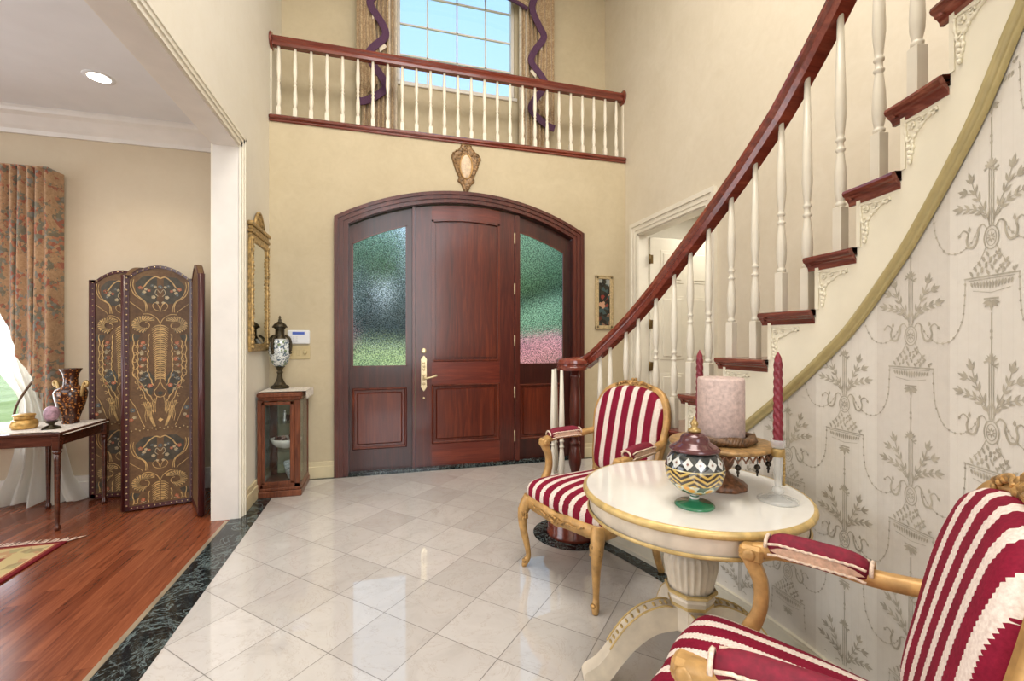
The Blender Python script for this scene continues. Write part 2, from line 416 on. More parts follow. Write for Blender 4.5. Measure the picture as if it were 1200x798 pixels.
def plank_floor():
    m, nt, b, o = _mat('cherry plank floor'); g = N(nt); v = g.coord('Object'); s = g.sep(v)
    W = 0.082
    ix = g.math('FLOOR', g.math('DIVIDE', s[0], W)); fx = g.math('FRACT', g.math('DIVIDE', s[0], W))
    wn = g.new('ShaderNodeTexWhiteNoise', noise_dimensions='1D'); g.link(ix, wn.inputs['W'])
    yy = g.math('MULTIPLY_ADD', wn.outputs[0], 3.0, s[1]); iy = g.math('FLOOR', g.math('DIVIDE', yy, 1.1)); fy = g.math('FRACT', g.math('DIVIDE', yy, 1.1))
    cb = g.new('ShaderNodeCombineXYZ'); g.link(ix, cb.inputs[0]); g.link(iy, cb.inputs[1])
    w2 = g.new('ShaderNodeTexWhiteNoise'); g.link(cb.outputs[0], w2.inputs[0])
    va = g.new('ShaderNodeVectorMath', operation='MULTIPLY_ADD'); g.link(w2.outputs[1], va.inputs[0]); va.inputs[1].default_value = (7, 7, 7); g.link(v, va.inputs[2])
    mv = g.mapping(va.outputs[0], (26, 1.6, 1))
    f = g.noise(mv, 1.3, 7, 0.65, 1.4)
    c = g.ramp(f, [(0.25, (80, 40, 26)), (0.45, (134, 74, 48)), (0.62, (154, 90, 60)), (0.8, (168, 106, 74))])
    t = g.ramp(w2.outputs[0], [(0.0, (196, 180, 174)), (1.0, (255, 250, 244))])
    c = g.mix(1.0, c, t, 'MULTIPLY')
    e = g.math('LESS_THAN', g.math('MINIMUM', fx, g.math('SUBTRACT', 1.0, fx)), 0.012)
    e2 = g.math('LESS_THAN', g.math('MINIMUM', fy, g.math('SUBTRACT', 1.0, fy)), 0.001)
    e = g.math('MAXIMUM', e, e2)
    c = g.mix(g.math('MULTIPLY', e, 0.45), c, srgb((60, 24, 14)))
    g.link(c, b.inputs['Base Color']); setp(b, rough=0.22, spec=0.45)
    g.link(g.bump(f, 0.03, 0.002), b.inputs['Normal'])
    return m
M_plank = plank_floor()
def stripe_mat(name, axis, period, phase=0.0, teeth='Y'):
    """red and ivory woven stripes with a sawtooth edge"""
    m, nt, b, o = _mat(name); g = N(nt); v = g.coord('Object'); s = g.sep(v)
    A = s['XYZ'.index(axis)]; B = g.math('ADD', s[1], s[2]) if teeth == 'B' else s['XYZ'.index(teeth)]
    saw = g.math('ABSOLUTE', g.math('SUBTRACT', g.math('FRACT', g.math('DIVIDE', B, 0.009)), 0.5))
    q = g.math('FRACT', g.math('ADD', g.math('DIVIDE', A, period), phase+50.0))
    d = g.math('ABSOLUTE', g.math('SUBTRACT', q, 0.5))          # 0 centre of ivory, .5 centre of red
    d = g.math('ADD', d, g.math('MULTIPLY', g.math('SUBTRACT', saw, 0.25), 0.11))
    ivory = g.math('LESS_THAN', d, 0.20)
    n = g.noise(v, 160, 3, 0.6); n2 = g.noise(v, 10, 3)
    red = g.ramp(g.math('ADD', g.math('MULTIPLY', n, 0.5), g.math('MULTIPLY', n2, 0.5)), [(0.35, (112, 12, 38)), (0.65, (140, 22, 52))])
    ivo = g.ramp(n, [(0.3, (214, 196, 186)), (0.7, (240, 228, 218))])
    g.link(g.mix(ivory, red, ivo), b.inputs['Base Color']); setp(b, rough=0.75, spec=0.2)
    g.link(g.bump(g.math('ADD', n, g.math('MULTIPLY', ivory, 0.4)), 0.25, 0.003), b.inputs['Normal'])
    return m
M_stripe_seat = stripe_mat('striped seat velvet', 'X', 0.074, 0.0, 'Y')
M_stripe_back = stripe_mat('striped back velvet', 'X', 0.083, 0.0, 'Z')
M_stripe_pad = stripe_mat('striped arm velvet', 'Y', 0.30, 0.15, 'Z')
M_redvelvet = plain('burgundy velvet', (118, 16, 42), 0.75, var=0.15, vscale=60)
M_ivory = plain('ivory trim braid', (222, 200, 180), 0.8, var=0.12, vscale=120, bump=0.5, bscale=200)
M_pinkpanel = plain('rose ivory velvet', (206, 170, 146), 0.75, var=0.1, vscale=80)

def wallpaper():
    m, nt, b, o = _mat('silver stripe wallpaper'); g = N(nt)
    uv = g.new('ShaderNodeUVMap'); s = g.sep(uv.outputs[0])
    q = g.math('FRACT', g.math('DIVIDE', g.math('SUBTRACT', s[0], 0.098), 0.48)); st = g.math('LESS_THAN', q, 0.5)
    hair = g.math('LESS_THAN', g.math('FRACT', g.math('DIVIDE', s[0], 0.03)), 0.06)
    n = g.noise(uv.outputs[0], 40, 3)
    c = g.mix(st, srgb((214, 208, 198)), srgb((224, 219, 209)))
    c = g.mix(g.math('MULTIPLY', hair, 0.12), c, srgb((190, 182, 166)))
    c = g.mix(0.06, c, g.ramp(n, [(0.3, (180, 172, 160)), (0.7, (235, 230, 222))]))
    g.link(c, b.inputs['Base Color']); setp(b, rough=0.5, spec=0.4); return m
M_paper = wallpaper()
M_motif = plain('wallpaper print', (178, 171, 155), 0.45, metal=0.0, var=0.1, vscale=30)

def damask(name, c1, c2, scale=30, rough=0.6):
    m, nt, b, o = _mat(name); g = N(nt); v = g.coord('Object')
    f = g.noise(v, scale, 4, 0.6, 2.0); h = g.math('GREATER_THAN', f, 0.52)
    g.link(g.mix(h, srgb(c1), srgb(c2)), b.inputs['Base Color']); setp(b, rough=rough, sheen=0.3); return m
M_drape_up = damask('gold taupe damask', (160, 132, 98), (196, 172, 136), 40)
M_drape_lt = plain('pale drape lining', (214, 202, 182), 0.7, var=0.08, vscale=30)
def floral():
    m, nt, b, o = _mat('floral drape'); g = N(nt); v = g.coord('Object')
    n1 = g.noise(g.mapping(v, (2.4, .5, 1)), 9, 4, 0.6, 0.4); n3 = g.noise(v, 46, 3, 0.65, 0.6)
    f = g.voro(g.mapping(v, (2.4, .5, 1)), 40, out='Color'); sp = g.new('ShaderNodeSeparateColor'); g.link(f, sp.inputs[0])
    base = g.ramp(n3, [(0.3, (158, 122, 88)), (0.7, (190, 156, 120))])
    fl = g.ramp(sp.outputs[0], [(0.0, (104, 112, 100)), (0.3, (150, 72, 58)), (0.45, (186, 146, 110)), (0.6, (92, 96, 84)), (0.75, (176, 108, 80)), (0.88, (120, 130, 128))], 'CONSTANT')
    k = g.math('GREATER_THAN', g.math('ADD', n1, g.math('MULTIPLY', n3, 0.25)), 0.63)
    c = g.mix(g.math('MULTIPLY', k, 0.8), base, fl)
    g.link(c, b.inputs['Base Color']); setp(b, rough=0.7, sheen=0.2); return m
M_floral = floral()
def sheer_mat():
    m = bpy.data.materials.new('white sheer voile'); m.use_nodes = True; nt = m.node_tree; nt.nodes.clear(); g = N(nt)
    o = g.new('ShaderNodeOutputMaterial'); d = g.new('ShaderNodeBsdfDiffuse'); d.inputs[0].default_value = srgb((240, 238, 228))
    tl = g.new('ShaderNodeBsdfTranslucent'); tl.inputs[0].default_value = srgb((240, 238, 230)); tp = g.new('ShaderNodeBsdfTransparent')
    m1 = g.new('ShaderNodeMixShader'); m1.inputs[0].default_value = 0.4; g.link(d.outputs[0], m1.inputs[1]); g.link(tl.outputs[0], m1.inputs[2])
    m2 = g.new('ShaderNodeMixShader'); m2.inputs[0].default_value = 0.08; g.link(m1.outputs[0], m2.inputs[1]); g.link(tp.outputs[0], m2.inputs[2])
    g.link(m2.outputs[0], o.inputs[0]); return m
M_sheer = sheer_mat()
def speckle(name, base, dots, scale, thr=0.35, rough=0.2, coat=0.4):
    m, nt, b, o = _mat(name); g = N(nt); v = g.coord('Object')
    f = g.voro(v, scale); n = g.noise(v, scale*0.4, 3)
    c = g.ramp(g.math('ADD', f, g.math('MULTIPLY', n, 0.3)), [(0.0, dots), (thr, dots), (thr+0.15, base)])
    g.link(c, b.inputs['Base Color']); setp(b, rough=rough, coat=coat); return m
M_vase = speckle('amber speckled glaze', (62, 30, 16), (176, 112, 54), 62, 0.42)
M_porcelain = None
def porcelain():
    m, nt, b, o = _mat('blue painted porcelain'); g = N(nt); v = g.coord('Object')
    n = g.noise(v, 26, 4, 0.6, 1.8); h = g.math('GREATER_THAN', n, 0.54); n2 = g.math('GREATER_THAN', g.noise(g.mapping(v, loc=(3, 1, 7)), 36, 3), 0.6)
    c = g.mix(h, srgb((226, 230, 228)), srgb((84, 104, 120))); c = g.mix(n2, c, srgb((110, 132, 96)))
    g.link(c, b.inputs['Base Color']); setp(b, rough=0.12, coat=0.5); return m
M_porcelain = porcelain()
def painted_picture():
    m, nt, b, o = _mat('floral still life'); g = N(nt); v = g.coord('Object'); s = g.sep(v)
    n = g.noise(v, 22, 4, 0.6, 0.8); n2 = g.voro(v, 26, out='Color')
    sky = g.ramp(n, [(0.3, (138, 142, 138)), (0.7, (168, 170, 162))])
    fl = g.new('ShaderNodeSeparateColor'); g.link(n2, fl.inputs[0])
    bl = g.ramp(fl.outputs[0], [(0.0, (24, 22, 18)), (0.45, (46, 42, 30)), (0.6, (140, 52, 40)), (0.72, (196, 150, 120)), (0.85, (64, 84, 84)), (1.0, (60, 50, 36))], 'CONSTANT')
    dx = g.math('ABSOLUTE', s[0])
    top = g.math('ADD', g.math('MULTIPLY', dx, -1.4), g.math('MULTIPLY', n, 0.5))
    inside = g.math('LESS_THAN', s[2], g.math('ADD', top, 0.02))
    low = g.math('LESS_THAN', s[2], -0.13)
    c = g.mix(inside, sky, bl); c = g.mix(g.math('MULTIPLY', low, 0.6), c, srgb((34, 30, 22)))
    g.link(c, b.inputs['Base Color']); setp(b, rough=0.3); return m
M_picture = painted_picture()
def jar_body():
    """painted glass: diamonds over chevrons over poppies, around the Z axis"""
    m, nt, b, o = _mat('painted jar glass'); g = N(nt); v = g.coord('Object'); s = g.sep(v)
    th = g.math('DIVIDE', g.math('ARCTAN2', s[1], s[0]), 2*PI)
    z = s[2]
    # diamonds band
    a1 = g.math('ABSOLUTE', g.math('SUBTRACT', g.math('FRACT', g.math('MULTIPLY', th, 14)), 0.5))
    dz = g.math('DIVIDE', g.math('ABSOLUTE', g.math('SUBTRACT', z, 0.152)), 0.042)
    dd = g.math('ADD', a1, dz)
    diamond = g.ramp(dd, [(0.0, (120, 80, 70)), (0.1, (176, 170, 160)), (0.16, (206, 206, 200)), (0.42, (206, 206, 200)), (0.44, (40, 46, 46))], 'CONSTANT')
    # chevrons
    ch = g.math('MULTIPLY', g.math('ABSOLUTE', g.math('SUBTRACT', g.math('FRACT', g.math('MULTIPLY', th, 7)), 0.5)), 0.045)
    cz = g.math('FRACT', g.math('DIVIDE', g.math('ADD', z, ch), 0.0165))
    chev = g.ramp(cz, [(0.0, (206, 176, 96)), (0.45, (58, 50, 44)), (0.8, (92, 74, 50))], 'CONSTANT')
    # lower flowers
    vc = g.voro(v, 36); vn = g.noise(v, 30, 3)
    fl = g.ramp(vc, [(0.0, (226, 164, 70)), (0.34, (214, 186, 120)), (0.46, (204, 208, 190)), (0.62, (64, 92, 76))], 'CONSTANT')
    c = g.mix(g.math('GREATER_THAN', z, 0.083), fl, chev)
    c = g.mix(g.math('GREATER_THAN', z, 0.127), c, srgb((214, 196, 140)))
    c = g.mix(g.math('GREATER_THAN', z, 0.131), c, diamond)
    c = g.mix(g.math('LESS_THAN', z, 0.052), c, srgb((46, 100, 70)))
    c = g.mix(g.math('MULTIPLY', g.math('GREATER_THAN', vn, 0.62), 0.2), c, srgb((220, 226, 224)))
    g.link(c, b.inputs['Base Color']); setp(b, rough=0.1, coat=0.7, spec=0.6); return m
M_jar = jar_body()
def leather():
    m, nt, b, o = _mat('tooled brown leather'); g = N(nt); v = g.coord('Object')
    n = g.noise(v, 5, 4, 0.6, 0.5); n2 = g.noise(v, 60, 3)
    c = g.ramp(g.math('ADD', g.math('MULTIPLY', n, 0.7), g.math('MULTIPLY', n2, 0.3)), [(0.3, (82, 60, 42)), (0.5, (106, 80, 54)), (0.7, (126, 98, 66))])
    g.link(c, b.inputs['Base Color']); setp(b, rough=0.5, spec=0.3)
    g.link(g.bump(n2, 0.3, 0.003), b.inputs['Normal']); return m
M_leather = leather()
M_sgold = plain('tooled gold line', (186, 152, 96), 0.45, var=0.2, vscale=30)
M_sdark = plain('tooled dark green', (66, 60, 46), 0.55, var=0.2, vscale=30)  # dark ground colour of the tooled pattern
M_sred = plain('oxblood leather edging', (66, 26, 26), 0.35, var=0.15, coat=0.2)
M_snail = plain('brass nail heads', (206, 180, 130), 0.3, metal=0.6, var=0.0)
M_sflower = plain('painted coral blossom', (170, 96, 62), 0.5, var=0.25, vscale=50)
M_sblue = plain('painted slate blossom', (84, 92, 92), 0.5, var=0.25, vscale=50)
M_spale = plain('painted pale blossom', (176, 158, 122), 0.5, var=0.2, vscale=50)
def rug_mat():
    m, nt, b, o = _mat('oriental rug pile'); g = N(nt); v = g.coord('Object'); s = g.sep(v)
    # local: x to the right edge (0 = right edge, negative inward), y 0 = far edge, negative inward
    d = g.math('MINIMUM', g.math('ABSOLUTE', s[0]), g.math('ABSOLUTE', s[1]))
    band = g.ramp(g.math('MULTIPLY', d, 2.0), [(0.0, (110, 30, 36)), (0.05, (150, 80, 62)), (0.08, (206, 176, 130)), (0.1, (186, 168, 120)), (0.36, (110, 40, 40)), (0.42, (196, 140, 118)), (0.9, (150, 70, 60))], 'CONSTANT')
    f = g.voro(v, 22, out='Color'); sp = g.new('ShaderNodeSeparateColor'); g.link(f, sp.inputs[0])
    fl = g.ramp(sp.outputs[0], [(0.0, (196, 176, 128)), (0.5, (120, 128, 96)), (0.62, (176, 96, 80)), (0.75, (206, 180, 140)), (0.9, (90, 60, 60))], 'CONSTANT')
    inb = g.math('GREATER_THAN', d, 0.05)
    c = g.mix(g.math('MULTIPLY', inb, 0.4), band, fl)
    g.link(c, b.inputs['Base Color']); setp(b, rough=0.95, spec=0.1)
    g.link(g.bump(g.noise(v, 240, 2), 0.5, 0.004), b.inputs['Normal']); return m
M_rug = rug_mat()
M_fringe = plain('ivory rug fringe', (216, 188, 168), 0.9, var=0.1, vscale=60)
def leafy(name, c1, c2, c3, scale=9):
    m, nt, b, o = _mat(name); g = N(nt); v = g.coord('Object'); f = g.noise(v, scale, 5, 0.65)
    g.link(g.ramp(f, [(0.3, c1), (0.5, c2), (0.7, c3)]), b.inputs['Base Color']); setp(b, rough=0.8, spec=0.1); return m
M_grass = leafy('lawn', (138, 152, 92), (160, 172, 110), (180, 188, 130), 3)
M_pink = leafy('pink shrub', (150, 96, 100), (190, 128, 132), (214, 162, 160), 9)
M_evergreen = leafy('evergreen needles', (62, 80, 82), (92, 112, 112), (128, 148, 144), 5)
M_tree = leafy('green crown', (82, 112, 92), (112, 146, 122), (146, 174, 148), 4)
M_bark = plain('tree bark', (86, 66, 52), 0.9, var=0.2)
M_drive = plain('driveway asphalt', (150, 150, 156), 0.9, var=0.1)
M_strip = plain('steel threshold strip', (168, 152, 128), 0.35, metal=0.4, var=0.1)
# ------------------------------------------------------------------ camera
CAMZ = 1.25; YAW = math.radians(15.7); FPX = 523.0
cam = bpy.data.cameras.new('camera'); camo = bpy.data.objects.new('camera', cam); col.objects.link(camo)
cam.sensor_width = 36.0; cam.lens = FPX/1200.0*36.0; cam.clip_start = 0.02; cam.clip_end = 200
camo.location = (0, 0, CAMZ); camo.rotation_euler = (PI/2, 0, -YAW)
sc.camera = camo
vs = sc.view_settings
sc.display_settings.display_device = 'sRGB'
vs.view_transform = 'Standard'; vs.look = 'None'; vs.gamma = 1.0; vs.exposure = 0.0; vs.use_curve_mapping = False

# ------------------------------------------------------------------ plan of the curved stair wall
SY = 1.39
S1 = 0.9; TH1 = S1/1.6; P1 = (-0.06+1.6*math.cos(TH1), SY-1.6*math.sin(TH1))
def plan(s, off=0.0, z=0.0):
    """point on the stair wall, s metres along it (up the stair), off towards the hall"""
    if s <= S1:
        if s <= 0: th = -s/3.1; cx = -1.56; R = 3.1
        else: th = -s/1.6; cx = -0.06; R = 1.6
        return (cx+(R-off)*math.cos(th), SY+(R-off)*math.sin(th), z)
    t = s-S1; tc = min(t, TH1); th = TH1-tc                          # eases back to a straight run
    x = P1[0]-(math.cos(th)-math.cos(TH1)); y = P1[1]+(math.sin(th)-math.sin(TH1))-(t-tc)
    return (x-off*math.cos(th), y+off*math.sin(th), z)
def plan_th(s):
    if s <= 0: return -s/3.1
    if s <= S1: return -s/1.6
    return -(TH1-min(s-S1, TH1))
def plan_out(s):
    th = plan_th(s)
    return (math.cos(th), math.sin(th))
MOULD = [(-1.23, 0.02), (-1.0, 0.215), (-0.6, 0.555), (-0.214, 0.88), (-0.0366, 1.031), (0.1925, 1.238), (0.2535, 1.296), (0.446, 1.516), (0.671, 1.80), (0.77, 1.955), (1.2, 2.48), (1.64, 3.02), (3.3, 3.02)]
def mould_z(s): return max(0.0, interp(s, MOULD))

XR = 2.526; YF = 4.38; XL = -1.0; YFAR = 4.86; HC = 5.4; YB = -3.2
# ------------------------------------------------------------------ floors
struct(MB().box(-0.99, XR, YB, YF+0.02, -0.1, 0.0).build('floor', M_tile))
struct(MB().box(-5.2, -0.99, YB, 4.36, -0.1, -0.0005).build('floor_sitting_room', M_plank))
struct(MB().box(XR, 4.2, 2.6, 4.6, -0.1, -0.001).build('floor_closet', M_plank))
b = MB()
b.box(-1.052, -0.875, YB, 4.335, -0.05, 0.0015)
b.box(-0.875, 2.2, 4.33, 4.40, -0.05, 0.0015)
b.build('trim_1', M_black)['kind'] = 'structure'
b = MB()
b.box(-1.075, -1.052, YB, 3.50, -0.05, 0.003)
b.build('trim_2', M_strip)['kind'] = 'structure'
b = MB()                                                            # black strip along the curved wall and round the first step
S = [-1.42+0.04*i for i in range(112)]
wd = lambda s: 0.105 if s < -0.2 else 0.105
for i in range(len(S)-1):
    a, c = S[i], S[i+1]
    vs_ = [plan(a, 0.0, .0016), plan(a, wd(a), .0016), plan(c, wd(c), .0016), plan(c, 0.0, .0016)]
    b.add(vs_, [(0, 1, 2, 3)])
DC = (1.165, 2.690)
b.add([(DC[0]+0.255*math.cos(2*PI*k/48), DC[1]+0.255*math.sin(2*PI*k/48), 0.0021) for k in range(48)], [tuple(range(48))])
b.build('trim_3', M_black)['kind'] = 'structure'

# ------------------------------------------------------------------ walls
ACX, ACZ = 0.777, 0.22                                              # centre of the door arch
def arch(x, R): return ACZ+math.sqrt(max(0.0, R*R-(x-ACX)**2))
RO, RI = 2.48, 2.385
def wall_front():
    b = MB(); y0, y1 = YF, YF+0.16; top = 3.2; x0, x1 = ACX-1.18, ACX+1.18
    b.box(-5.2, x0, y0, y1, 0, top) if False else b.box(-1.15, x0, y0, y1, 0, top)
    b.box(x1, XR+0.12, y0, y1, 0, top)
    n = 28
    for i in range(n):
        xa = x0+(x1-x0)*i/n; xb = x0+(x1-x0)*(i+1)/n
        za, zb = arch(xa, RI+.03), arch(xb, RI+.03)
        v = [(xa, y0, za), (xb, y0, zb), (xb, y0, top), (xa, y0, top), (xa, y1, za), (xb, y1, zb), (xb, y1, top), (xa, y1, top)]
        b.add(v, [(0, 1, 2, 3), (7, 6, 5, 4), (0, 4, 5, 1), (3, 2, 6, 7)])
    return struct(b.build('wall_front', M_wall))
wall_front()
struct(MB().box(-1.15, XR+.12, YF, YFAR+.1, 3.2, 3.225).build('trim_4', M_trimw))     # ledge under the upper window
# far upper wall with the window opening
WX0, WX1, WZ0 = 0.105, 1.395, 3.98
b = MB()
b.box(-1.15, WX0, YFAR, YFAR+.12, 3.2, HC); b.box(WX1, XR+.12, YFAR, YFAR+.12, 3.2, HC)
b.box(WX0, WX1, YFAR, YFAR+.12, 3.2, WZ0); b.box(WX0, WX1, YFAR, YFAR+.12, 5.3, HC)
struct(b.build('wall_far', M_wall))
# left wall with the wide opening
b = MB(); OZ = 2.62; OY0 = 0.2; OY1 = 3.535
b.box(-1.155, XL, OY1+.008, YFAR+.02, 0, HC); b.box(-1.155, XL, OY0, OY1+.01, OZ, HC); b.box(-1.155, XL, YB, OY0, 0, HC)
struct(b.build('wall_left', M_wall_lit))
# right wall with the closet doorway
DY0, DY1, DZ = 3.09, 4.13, 2.36
b = MB(); b.box(XR, XR+.12, YB, DY0, 0, HC); b.box(XR, XR+.12, DY1, YFAR+.02, 0, HC); b.box(XR, XR+.12, DY0, DY1, DZ, HC)
struct(b.build('wall_right', M_wall_r))
struct(MB().box(-1.155, XR+.12, YB, YFAR+.12, HC, HC+.1).build('ceiling', M_ceil))
struct(MB().box(1.139, XR, YB, -.17, 2.99, 3.115).build('floor_landing', M_plank))
# back wall behind the camera, with one tall window opening added for light
b = MB(); b.box(-5.3, -0.6, YB-.12, YB, 0, HC); b.box(2.2, XR+.12, YB-.12, YB, 0, HC); b.box(-.6, 2.2, YB-.12, YB, 4.9, HC); b.box(-.6, 2.2, YB-.12, YB, 0, 0.5)
struct(b.build('wall_back', M_wall_lit))
# sitting room
b = MB(); WBX0, WBX1 = -3.95, -2.70
b.box(-5.3, WBX0, 4.36, 4.5, 0, 3.05); b.box(WBX1, -1.15, 4.36, 4.5, 0, 3.05); b.box(WBX0, WBX1, 4.36, 4.5, 2.35, 3.05); b.box(WBX0, WBX1, 4.36, 4.5, 0, 0.45)
struct(b.build('wall_sitting_room', M_wall_room))
struct(MB().box(-5.3, -5.2, YB, 4.36, 0, 3.05).build('wall_sitting_room_left', M_wall_room))
struct(MB().box(-5.3, -1.155, YB, 4.5, 3.02, 3.1).build('ceiling_sitting_room', M_ceil))
# closet beyond the inner doorway
b = MB(); b.box(XR+.12, 4.2, 4.45, 4.55, 0, 2.75); b.box(4.1, 4.2, 2.6, 4.55, 0, 2.75); b.box(XR+.12, 4.2, 2.6, 2.7, 0, 2.75)
struct(b.build('wall_closet', M_wall_lit)); struct(MB().box(XR+.12, 4.2, 2.6, 4.55, 2.72, 2.8).build('ceiling_closet', M_ceil))

# trims -------------------------------------------------------------
def sweep_profile(b, path, prof, up, mi=0):
    """profile (list of (side, up)) swept along straight or curved path"""
    b.tube(path, 1.0, mi=mi, sect=prof, up=up, smooth=False)
# crown in the sitting room
CROWN = [(0, 0), (0.0, -0.17), (0.02, -0.17), (0.03, -0.14), (0.05, -0.12), (0.10, -0.06), (0.13, -0.04), (0.14, -0.02), (0.14, 0)]
b = MB()
vs_ = []
for x in (-5.2, -1.155):
    for (d, u) in CROWN: vs_.append((x, 4.36-d, 3.02+u))
n = len(CROWN); b.add(vs_, [(i, i+1, n+i+1, n+i) for i in range(n-1)])
b.build('trim_5', M_trimw)['kind'] = 'structure'
# opening casing and jamb
b = MB()
b.box(-1.158, -0.998, OY1, OY1+.012, 0, OZ); b.box(-1.158, -0.998, OY0, OY1+.01, OZ-.012, OZ)
b.build('trim_6', M_trimw)['kind'] = 'structure'
def casing_path(b, path, w, th, inward):
    pass
b = MB()                                                            # casing on the hall side: stepped profile
for (w0, w1, d) in ((0.0, 0.03, 0.016), (0.03, 0.055, 0.024), (0.055, 0.075, 0.03)):
    b.box(XL, XL+d, OY1+w0+.0, OY1+w1, 0, OZ+w1); b.box(XL, XL+d, OY0-w1, OY1+w1, OZ+w0, OZ+w1)
    b.box(-1.156-d, -1.1555, OY1+w0+.004, OY1+w1+.004, 0, OZ+w1); b.box(-1.156-d, -1.1555, OY0, OY1+w1, OZ+w0, OZ+w1)
b.build('trim_7', M_trim)['kind'] = 'structure'
# baseboards
def base(name, boxes, mat): 
    b = MB()
    for (x0, x1, y0, y1, h) in boxes: b.bbox(x0, x1, y0, y1, 0, h, 0.004); 
    b.build(name, mat)['kind'] = 'structure'
base('baseboard_left', [(XL, XL+.016, OY1+.075, YF, 0.15), (XL, XL+.024, OY1+.075, YF, 0.11), (XL, XL+.016, YB, OY0-.075, .15)], M_base)
base('baseboard_front', [(XL, ACX-1.236, YF-.016, YF, .15), (XL, ACX-1.236, YF-.022, YF, .11), (ACX+1.236, XR, YF-.016, YF, .15), (ACX+1.236, XR, YF-.022, YF, .11)], M_base)
base('baseboard_right', [(XR-.016, XR, YB, DY0-.12, .15), (XR-.016, XR, DY1+.12, YF, .15)], M_base)
base('baseboard_sitting_room', [(-5.2, -1.155, 4.344, 4.36, .175), (-5.2, -1.155, 4.336, 4.36, .13)], M_trimw)
# inner doorway casing
b = MB()
for (w0, w1, d) in ((0.0, 0.035, 0.014), (0.035, 0.08, 0.02), (0.08, 0.12, 0.03)):
    b.box(XR-d, XR, DY1+w0, DY1+w1, 0, DZ+w1); b.box(XR-d, XR, DY0-w1, DY0-w0, 0, DZ+w1); b.box(XR-d, XR, DY0-w0, DY1+w0, DZ+w0, DZ+w1)
b.box(XR, XR+.12, DY1-.012, DY1, 0, DZ); b.box(XR, XR+.12, DY0, DY0+.012, 0, DZ); b.box(XR, XR+.12, DY0, DY1, DZ-.012, DZ)
b.build('trim_8', M_trim)['kind'] = 'structure'

# door_2: panelled closet door standing open -----------------------
d2 = empty('door_2', (XR+.13, 4.135, 0)); struct(d2, 'cream panelled closet door standing open behind the stair balusters', 'door')
b = MB(); W, H = 0.86, 2.33
b.bbox(0.0, W, -0.035, 0.0, 0.012, H, .003)
leaf = b.build('door_leaf', M_trim, d2)
b = MB()
for (x0, x1, z0, z1) in ((.12, .40, .2, .9), (.47, .75, .2, .9), (.12, .40, 1.05, 1.72), (.47, .75, 1.05, 1.72), (.12, .40, 1.86, 2.2), (.47, .75, 1.86, 2.2)):
    for (i, d) in ((0, .004), (.022, -.004)):
        pass
    b.bbox(x0, x1, -.040, -.034, z0, z1, .002)
    b.bbox(x0+.03, x1-.03, -.047, -.036, z0+.03, z1-.03, .006)
b.build('door_panel', M_trim, leaf)
for z in (0.25, 0.98, 1.42, 2.1):
    MB().lathe([(.009, 0), (.009, .1)], 10, M=T(-.012, -.042, z-.05)).box(-.012, .03, -.0385, -.035, z-.045, z+.045).build('hinge', M_darkbrass, d2)

# ------------------------------------------------------------------ window_1 (upper) and window_2 (sitting room)
def window(name, x0, x1, y, z0, z1, nx, nz, fw=.05, lab=None):
    w = empty(name, ((x0+x1)/2, y, z0)); struct(w, lab, 'window'); hw = (x1-x0)/2; H = z1-z0
    b = MB(); b.bbox(-hw, -hw+fw, 0, .08, 0, H); b.bbox(hw-fw, hw, 0, .08, 0, H); b.bbox(-hw, hw, 0, .08, 0, fw); b.bbox(-hw, hw, 0, .08, H-fw, H)
    b.build('window_frame', M_trimw, w)
    b = MB()
    for i in range(1, nx):
        x = -hw+2*hw*i/nx; b.box(x-.008, x+.008, .03, .05, fw, H-fw)
    for i in range(1, nz):
        z = H*i/nz; b.box(-hw+fw, hw-fw, .03, .05, z-.008, z+.008)
    b.build('muntin', M_trimw, w)
    MB().box(-hw+fw, hw-fw, .038, .042, fw, H-fw).build('pane', M_pane, w)
    b = MB(); b.bbox(-hw-.03, hw+.03, -.04, .01, -.03, 0.005); b.build('window_sill', M_trimw, w)
    return w
window('window_1', WX0, WX1, YFAR+.02, WZ0, 5.3, 4, 4, .035, 'tall white gridded window above the balcony rail')
window('window_2', WBX0, WBX1, 4.38, 0.45, 2.35, 2, 3, .05, 'sitting room window behind the sheer curtain')
window('window_3', -.6, 2.2, YB-.1, 0.5, 4.9, 3, 4, .06, 'unseen tall white window added behind the viewer to let in light')  # unseen window, added so daylight enters from behind

# ------------------------------------------------------------------ door_1: arched mahogany entry
d1 = empty('door_1', (ACX, YF, 0)); struct(d1, 'arched mahogany front door with pebbled glass sidelights', 'front door')
def arc_strip(b, xa, xb, R0, R1, y0, y1, n=24, z0=None, mi=0):
    """slab between two concentric arcs (or a flat bottom z0) in door coordinates"""
    for i in range(n):
        p = xa+(xb-xa)*i/n; q = xa+(xb-xa)*(i+1)/n
        f = lambda x, R: ACZ+math.sqrt(max(0, R*R-x*x))
        lo = [z0(p), z0(q)] if callable(z0) else ([z0, z0] if z0 is not None else [f(p, R0), f(q, R0)])
        hi = [f(p, R1), f(q, R1)]
        v = [(p, y0, lo[0]), (q, y0, lo[1]), (q, y0, hi[1]), (p, y0, hi[0]), (p, y1, lo[0]), (q, y1, lo[1]), (q, y1, hi[1]), (p, y1, hi[0])]
        fs = [(0, 1, 2, 3), (7, 6, 5, 4), (0, 4, 5, 1), (3, 2, 6, 7)]
        if i == 0: fs.append((0, 3, 7, 4))
        if i == n-1: fs.append((1, 5, 6, 2))
        b.add(v, fs, mi)
HO = 1.236; HI = 1.117
b = MB()                                                            # casing: three stepped bands, mitred at the springing
bands = [(0.0, 0.35, .022), (0.35, 0.7, .034), (0.7, 1.0, .046)]
